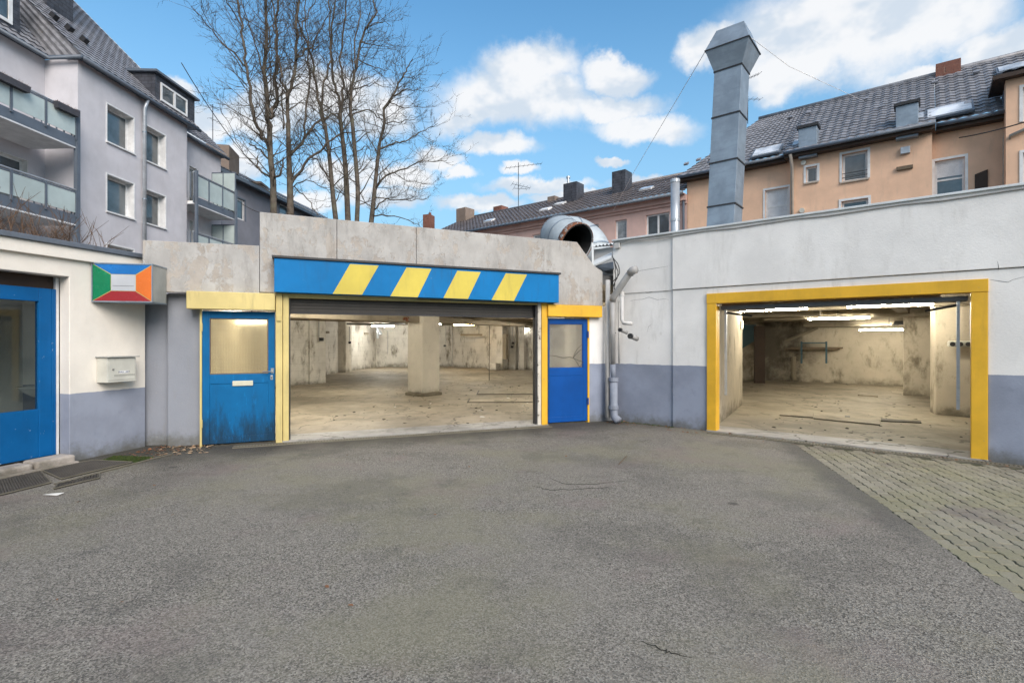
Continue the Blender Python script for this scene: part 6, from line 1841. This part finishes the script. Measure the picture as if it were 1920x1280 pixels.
bare_tree('bare tree with knotty stem and high spreading crown', 34.0,
    [(980, 1235, .20), (985, 1060, .19), (970, 860, .17), (952, 660, .15)],
    [([(952, 670), (958, 500), (975, 380), (1010, 200), (1085, 90), (1075, 0), (1070, -100)], .13, .04, .4), ([(975, 380), (970, 220), (1000, 100), (990, -60)], .07, .03, -.8),
     ([(955, 640), (1050, 620), (1130, 680), (1200, 700)], .06, .02, .8), ([(960, 500), (1050, 480), (1180, 490)], .05, .015, -.8), ([(1000, 240), (1080, 250), (1180, 270)], .05, .015, .5), ([(985, 330), (1080, 380), (1170, 390)], .05, .015, -.5),
     ([(970, 850), (1040, 820), (1060, 900)], .04, .02, .4), ([(1040, 150), (1120, 120), (1170, 150)], .04, .012, 0), ([(960, 560), (900, 480), (860, 300)], .05, .02, .5)], 35)
bare_tree('curved bare tree with drooping outer twigs next to the open sky', 34.8,
    [(1060, 1242, .22), (1074, 1110, .19), (1092, 930, .16), (1104, 820, .14)],
    [([(1104, 820), (1130, 680), (1160, 555), (1230, 440), (1260, 380), (1290, 330)], .13, .03, .4), ([(1084, 1060), (1130, 990), (1190, 965), (1330, 912), (1480, 900)], .10, .02, -.8),
     ([(1112, 830), (1180, 805), (1260, 785), (1330, 740), (1430, 690)], .08, .02, .6), ([(1078, 1170), (1150, 1115), (1250, 1120), (1370, 1110)], .07, .018, -.4), ([(1185, 535), (1260, 505), (1360, 500)], .06, .015, .4),
     ([(1160, 560), (1240, 600), (1380, 600)], .045, .012, -.4), ([(1070, 1200), (1180, 1205), (1330, 1255)], .06, .02, 0), ([(1130, 690), (1250, 680), (1330, 640)], .05, .012, 0.5), ([(1100, 850), (1040, 760), (1020, 640)], .05, .02, .5),
     ([(1230, 440), (1300, 430), (1350, 450)], .04, .012, 0), ([(1080, 1105), (1170, 1110), (1230, 1060)], .05, .015, .3), ([(1330, 912), (1400, 830), (1420, 760)], .03, .01, .2), ([(1190, 965), (1270, 1010), (1400, 1030)], .035, .01, -.3)], 36)

# dry shrub on the annex roof
rnd = random.Random(5)
shb = MB(); sb = FL.P(-.15, 2.74, -1.3)
sroot = thing('dry_shrub', 'leafless brown shrub sprawling on the annex roof', 'shrub', (sb.x, sb.y, 2.74))
for k in range(150):
    a = rnd.uniform(0, 6.28); r = rnd.random() ** .7
    p = FL.P(rnd.uniform(-1.5, .75), 2.745, rnd.uniform(-1.2, -.35))
    d = Vector((rnd.gauss(0, .45), rnd.gauss(0, .45), 1)).normalized(); L = rnd.uniform(.25, .75)
    P = [p]
    for i in range(4):
        d = (d + Vector((rnd.gauss(0, .12), rnd.gauss(0, .12), rnd.gauss(0, .05)))).normalized(); P.append(P[-1] + d * L / 4)
    shb.tube(P, [.006, .005, .004, .003, .002], 3, caps=False)
    for _ in range(2):
        q_ = P[rnd.randint(1, 3)]; d2_ = (d + Vector((rnd.gauss(0, .6), rnd.gauss(0, .6), .2))).normalized()
        shb.tube([q_, q_ + d2_ * L * .25, q_ + d2_ * L * .4], [.004, .003, .0015], 3, caps=False)
shb.build('twigs', 'twig', sroot)

# ------------------------------------------------------------------ fallen leaves and litter
def scatter(name, n, region, mat, size, label, cat, seed, z=.006):
    r = random.Random(seed); b_ = MB()
    for _ in range(n):
        p = region(r); an = r.uniform(0, 6.28); s = r.uniform(.5, 1.3) * size
        M4 = Matrix.Translation((p[0], p[1], z + .004)) @ Matrix.Rotation(an, 4, 'Z') @ Matrix.Rotation(r.uniform(-.5, .5), 4, 'X')
        pts = [(-1, 0, 0), (-.3, .5, .12), (.5, .45, .2), (1.1, 0, .05), (.5, -.45, .2), (-.3, -.5, .12)]
        b_.add([M4 @ (Vector(q) * s) for q in pts], [(0, 1, 2, 3), (0, 3, 4, 5)])
    return tag(b_.build(name, mat), label, cat, kind='stuff')
def along(F, u0, u1, o0, o1):
    return lambda r: tuple(F.P(r.uniform(u0, u1), 0, o0 + (o1 - o0) * r.random() ** 2)[:2])
scatter('fallen_leaves', 130, along(FL, .3, 1.5, .25, .95), 'leaf', .024, 'brown leaves lying round the gratings', 'leaves', 1, .004)
scatter('fallen_leaves', 110, along(FM, FM.U(300), FM.U(400), -.15, .55), 'leaf_pale', .026, 'pale dead leaves heaped before the grey piers', 'leaves', 2, .004)
scatter('fallen_leaves', 80, along(FR, FR.U(1150), FR.U(1330), .0, .45), 'leaf', .022, 'leaves caught along the foot of the white wall', 'leaves', 3, .004)
scatter('fallen_leaves', 60, along(FR, FR.U(1335), 3.9, .02, .5), 'leaf', .020, 'leaves along the slotted drain by the paving', 'leaves', 8, .012)
scatter('fallen_leaves', 26, lambda r: (r.uniform(-4.5, 3), r.uniform(2.6, 7.5)), 'leaf', .017, 'single leaves strewn over the open asphalt', 'leaves', 4, .0)
scatter('floor_litter', 170, lambda r: (r.uniform(-3.6, 1.2), r.uniform(9.6, 19)), 'mud_shade', .035, 'dark crumbs and scraps on the hall floor', 'litter', 5, .014)
scatter('floor_litter', 14, lambda r: (r.uniform(-3.6, .8), r.uniform(9.4, 15)), 'paper', .05, 'pale paper scraps on the hall floor', 'litter', 6, .016)
scatter('floor_litter', 90, lambda r: tuple(FR.P(r.uniform(.6, 4.4), 0, -r.uniform(.4, 7))[:2]), 'mud_shade', .035, 'dark crumbs on the garage floor', 'litter', 7, .014)
scatter('weeds', 260, along(FR, FR.U(1150), FR.U(1265), .0, .10), 'moss', .016, 'green weeds at the foot of the white wall', 'weeds', 9, .0)
pq = z4(340, 508)
tag(part('paper_scrap', 'paper', None, lambda q: q.add([(pq.x - .08, pq.y - .02, .012), (pq.x + .07, pq.y - .03, .008), (pq.x + .09, pq.y + .03, .02), (pq.x - .05, pq.y + .04, .008)], [(0, 1, 2, 3)]), solid=.002),
    'crumpled pale scrap on the asphalt by the gratings', 'scrap')
for (x0, y0, x1, y1, lab) in ((1160, 872, 1175, 856, 'thin dry stick lying on the asphalt'), ):
    a, c = on_ground(x0, y0), on_ground(x1, y1)
    line_tube('stick', [(a.x, a.y, .012), (c.x, c.y, .012)], .004, 'twig', lab, 'stick')

def ground_crack(pts, label):
    P = [on_ground(600 + x / 2.4, 850 + y / 2.4) for x, y in pts]
    r = random.Random(len(label)); Q = []
    for a, c in zip(P[:-1], P[1:]):
        for k in range(6):
            p = a.lerp(c, k / 6); Q.append((p.x + r.uniform(-.012, .012), p.y + r.uniform(-.02, .02), .0005))
    n_ = len(Q)
    return tag(part('asphalt_crack', 'mud_shade', None, lambda q: q.tube(Q, [.0015 + .0035 * math.sin(math.pi * i / (n_ - 1)) * r.uniform(.5, 1) for i in range(n_)], 4)), label, 'crack', 'cracks in the asphalt')
ground_crack([(1450, 845), (1530, 880), (1600, 905), (1680, 930)], 'short dark crack in the asphalt near the yard front')
ground_crack([(1040, 110), (1090, 135), (1180, 140), (1260, 135), (1400, 120)], 'hairline crack crossing the reddish asphalt patch')
ground_crack([(950, 145), (1040, 165), (1150, 160), (1330, 150)], 'hairline crack below the reddish asphalt patch')
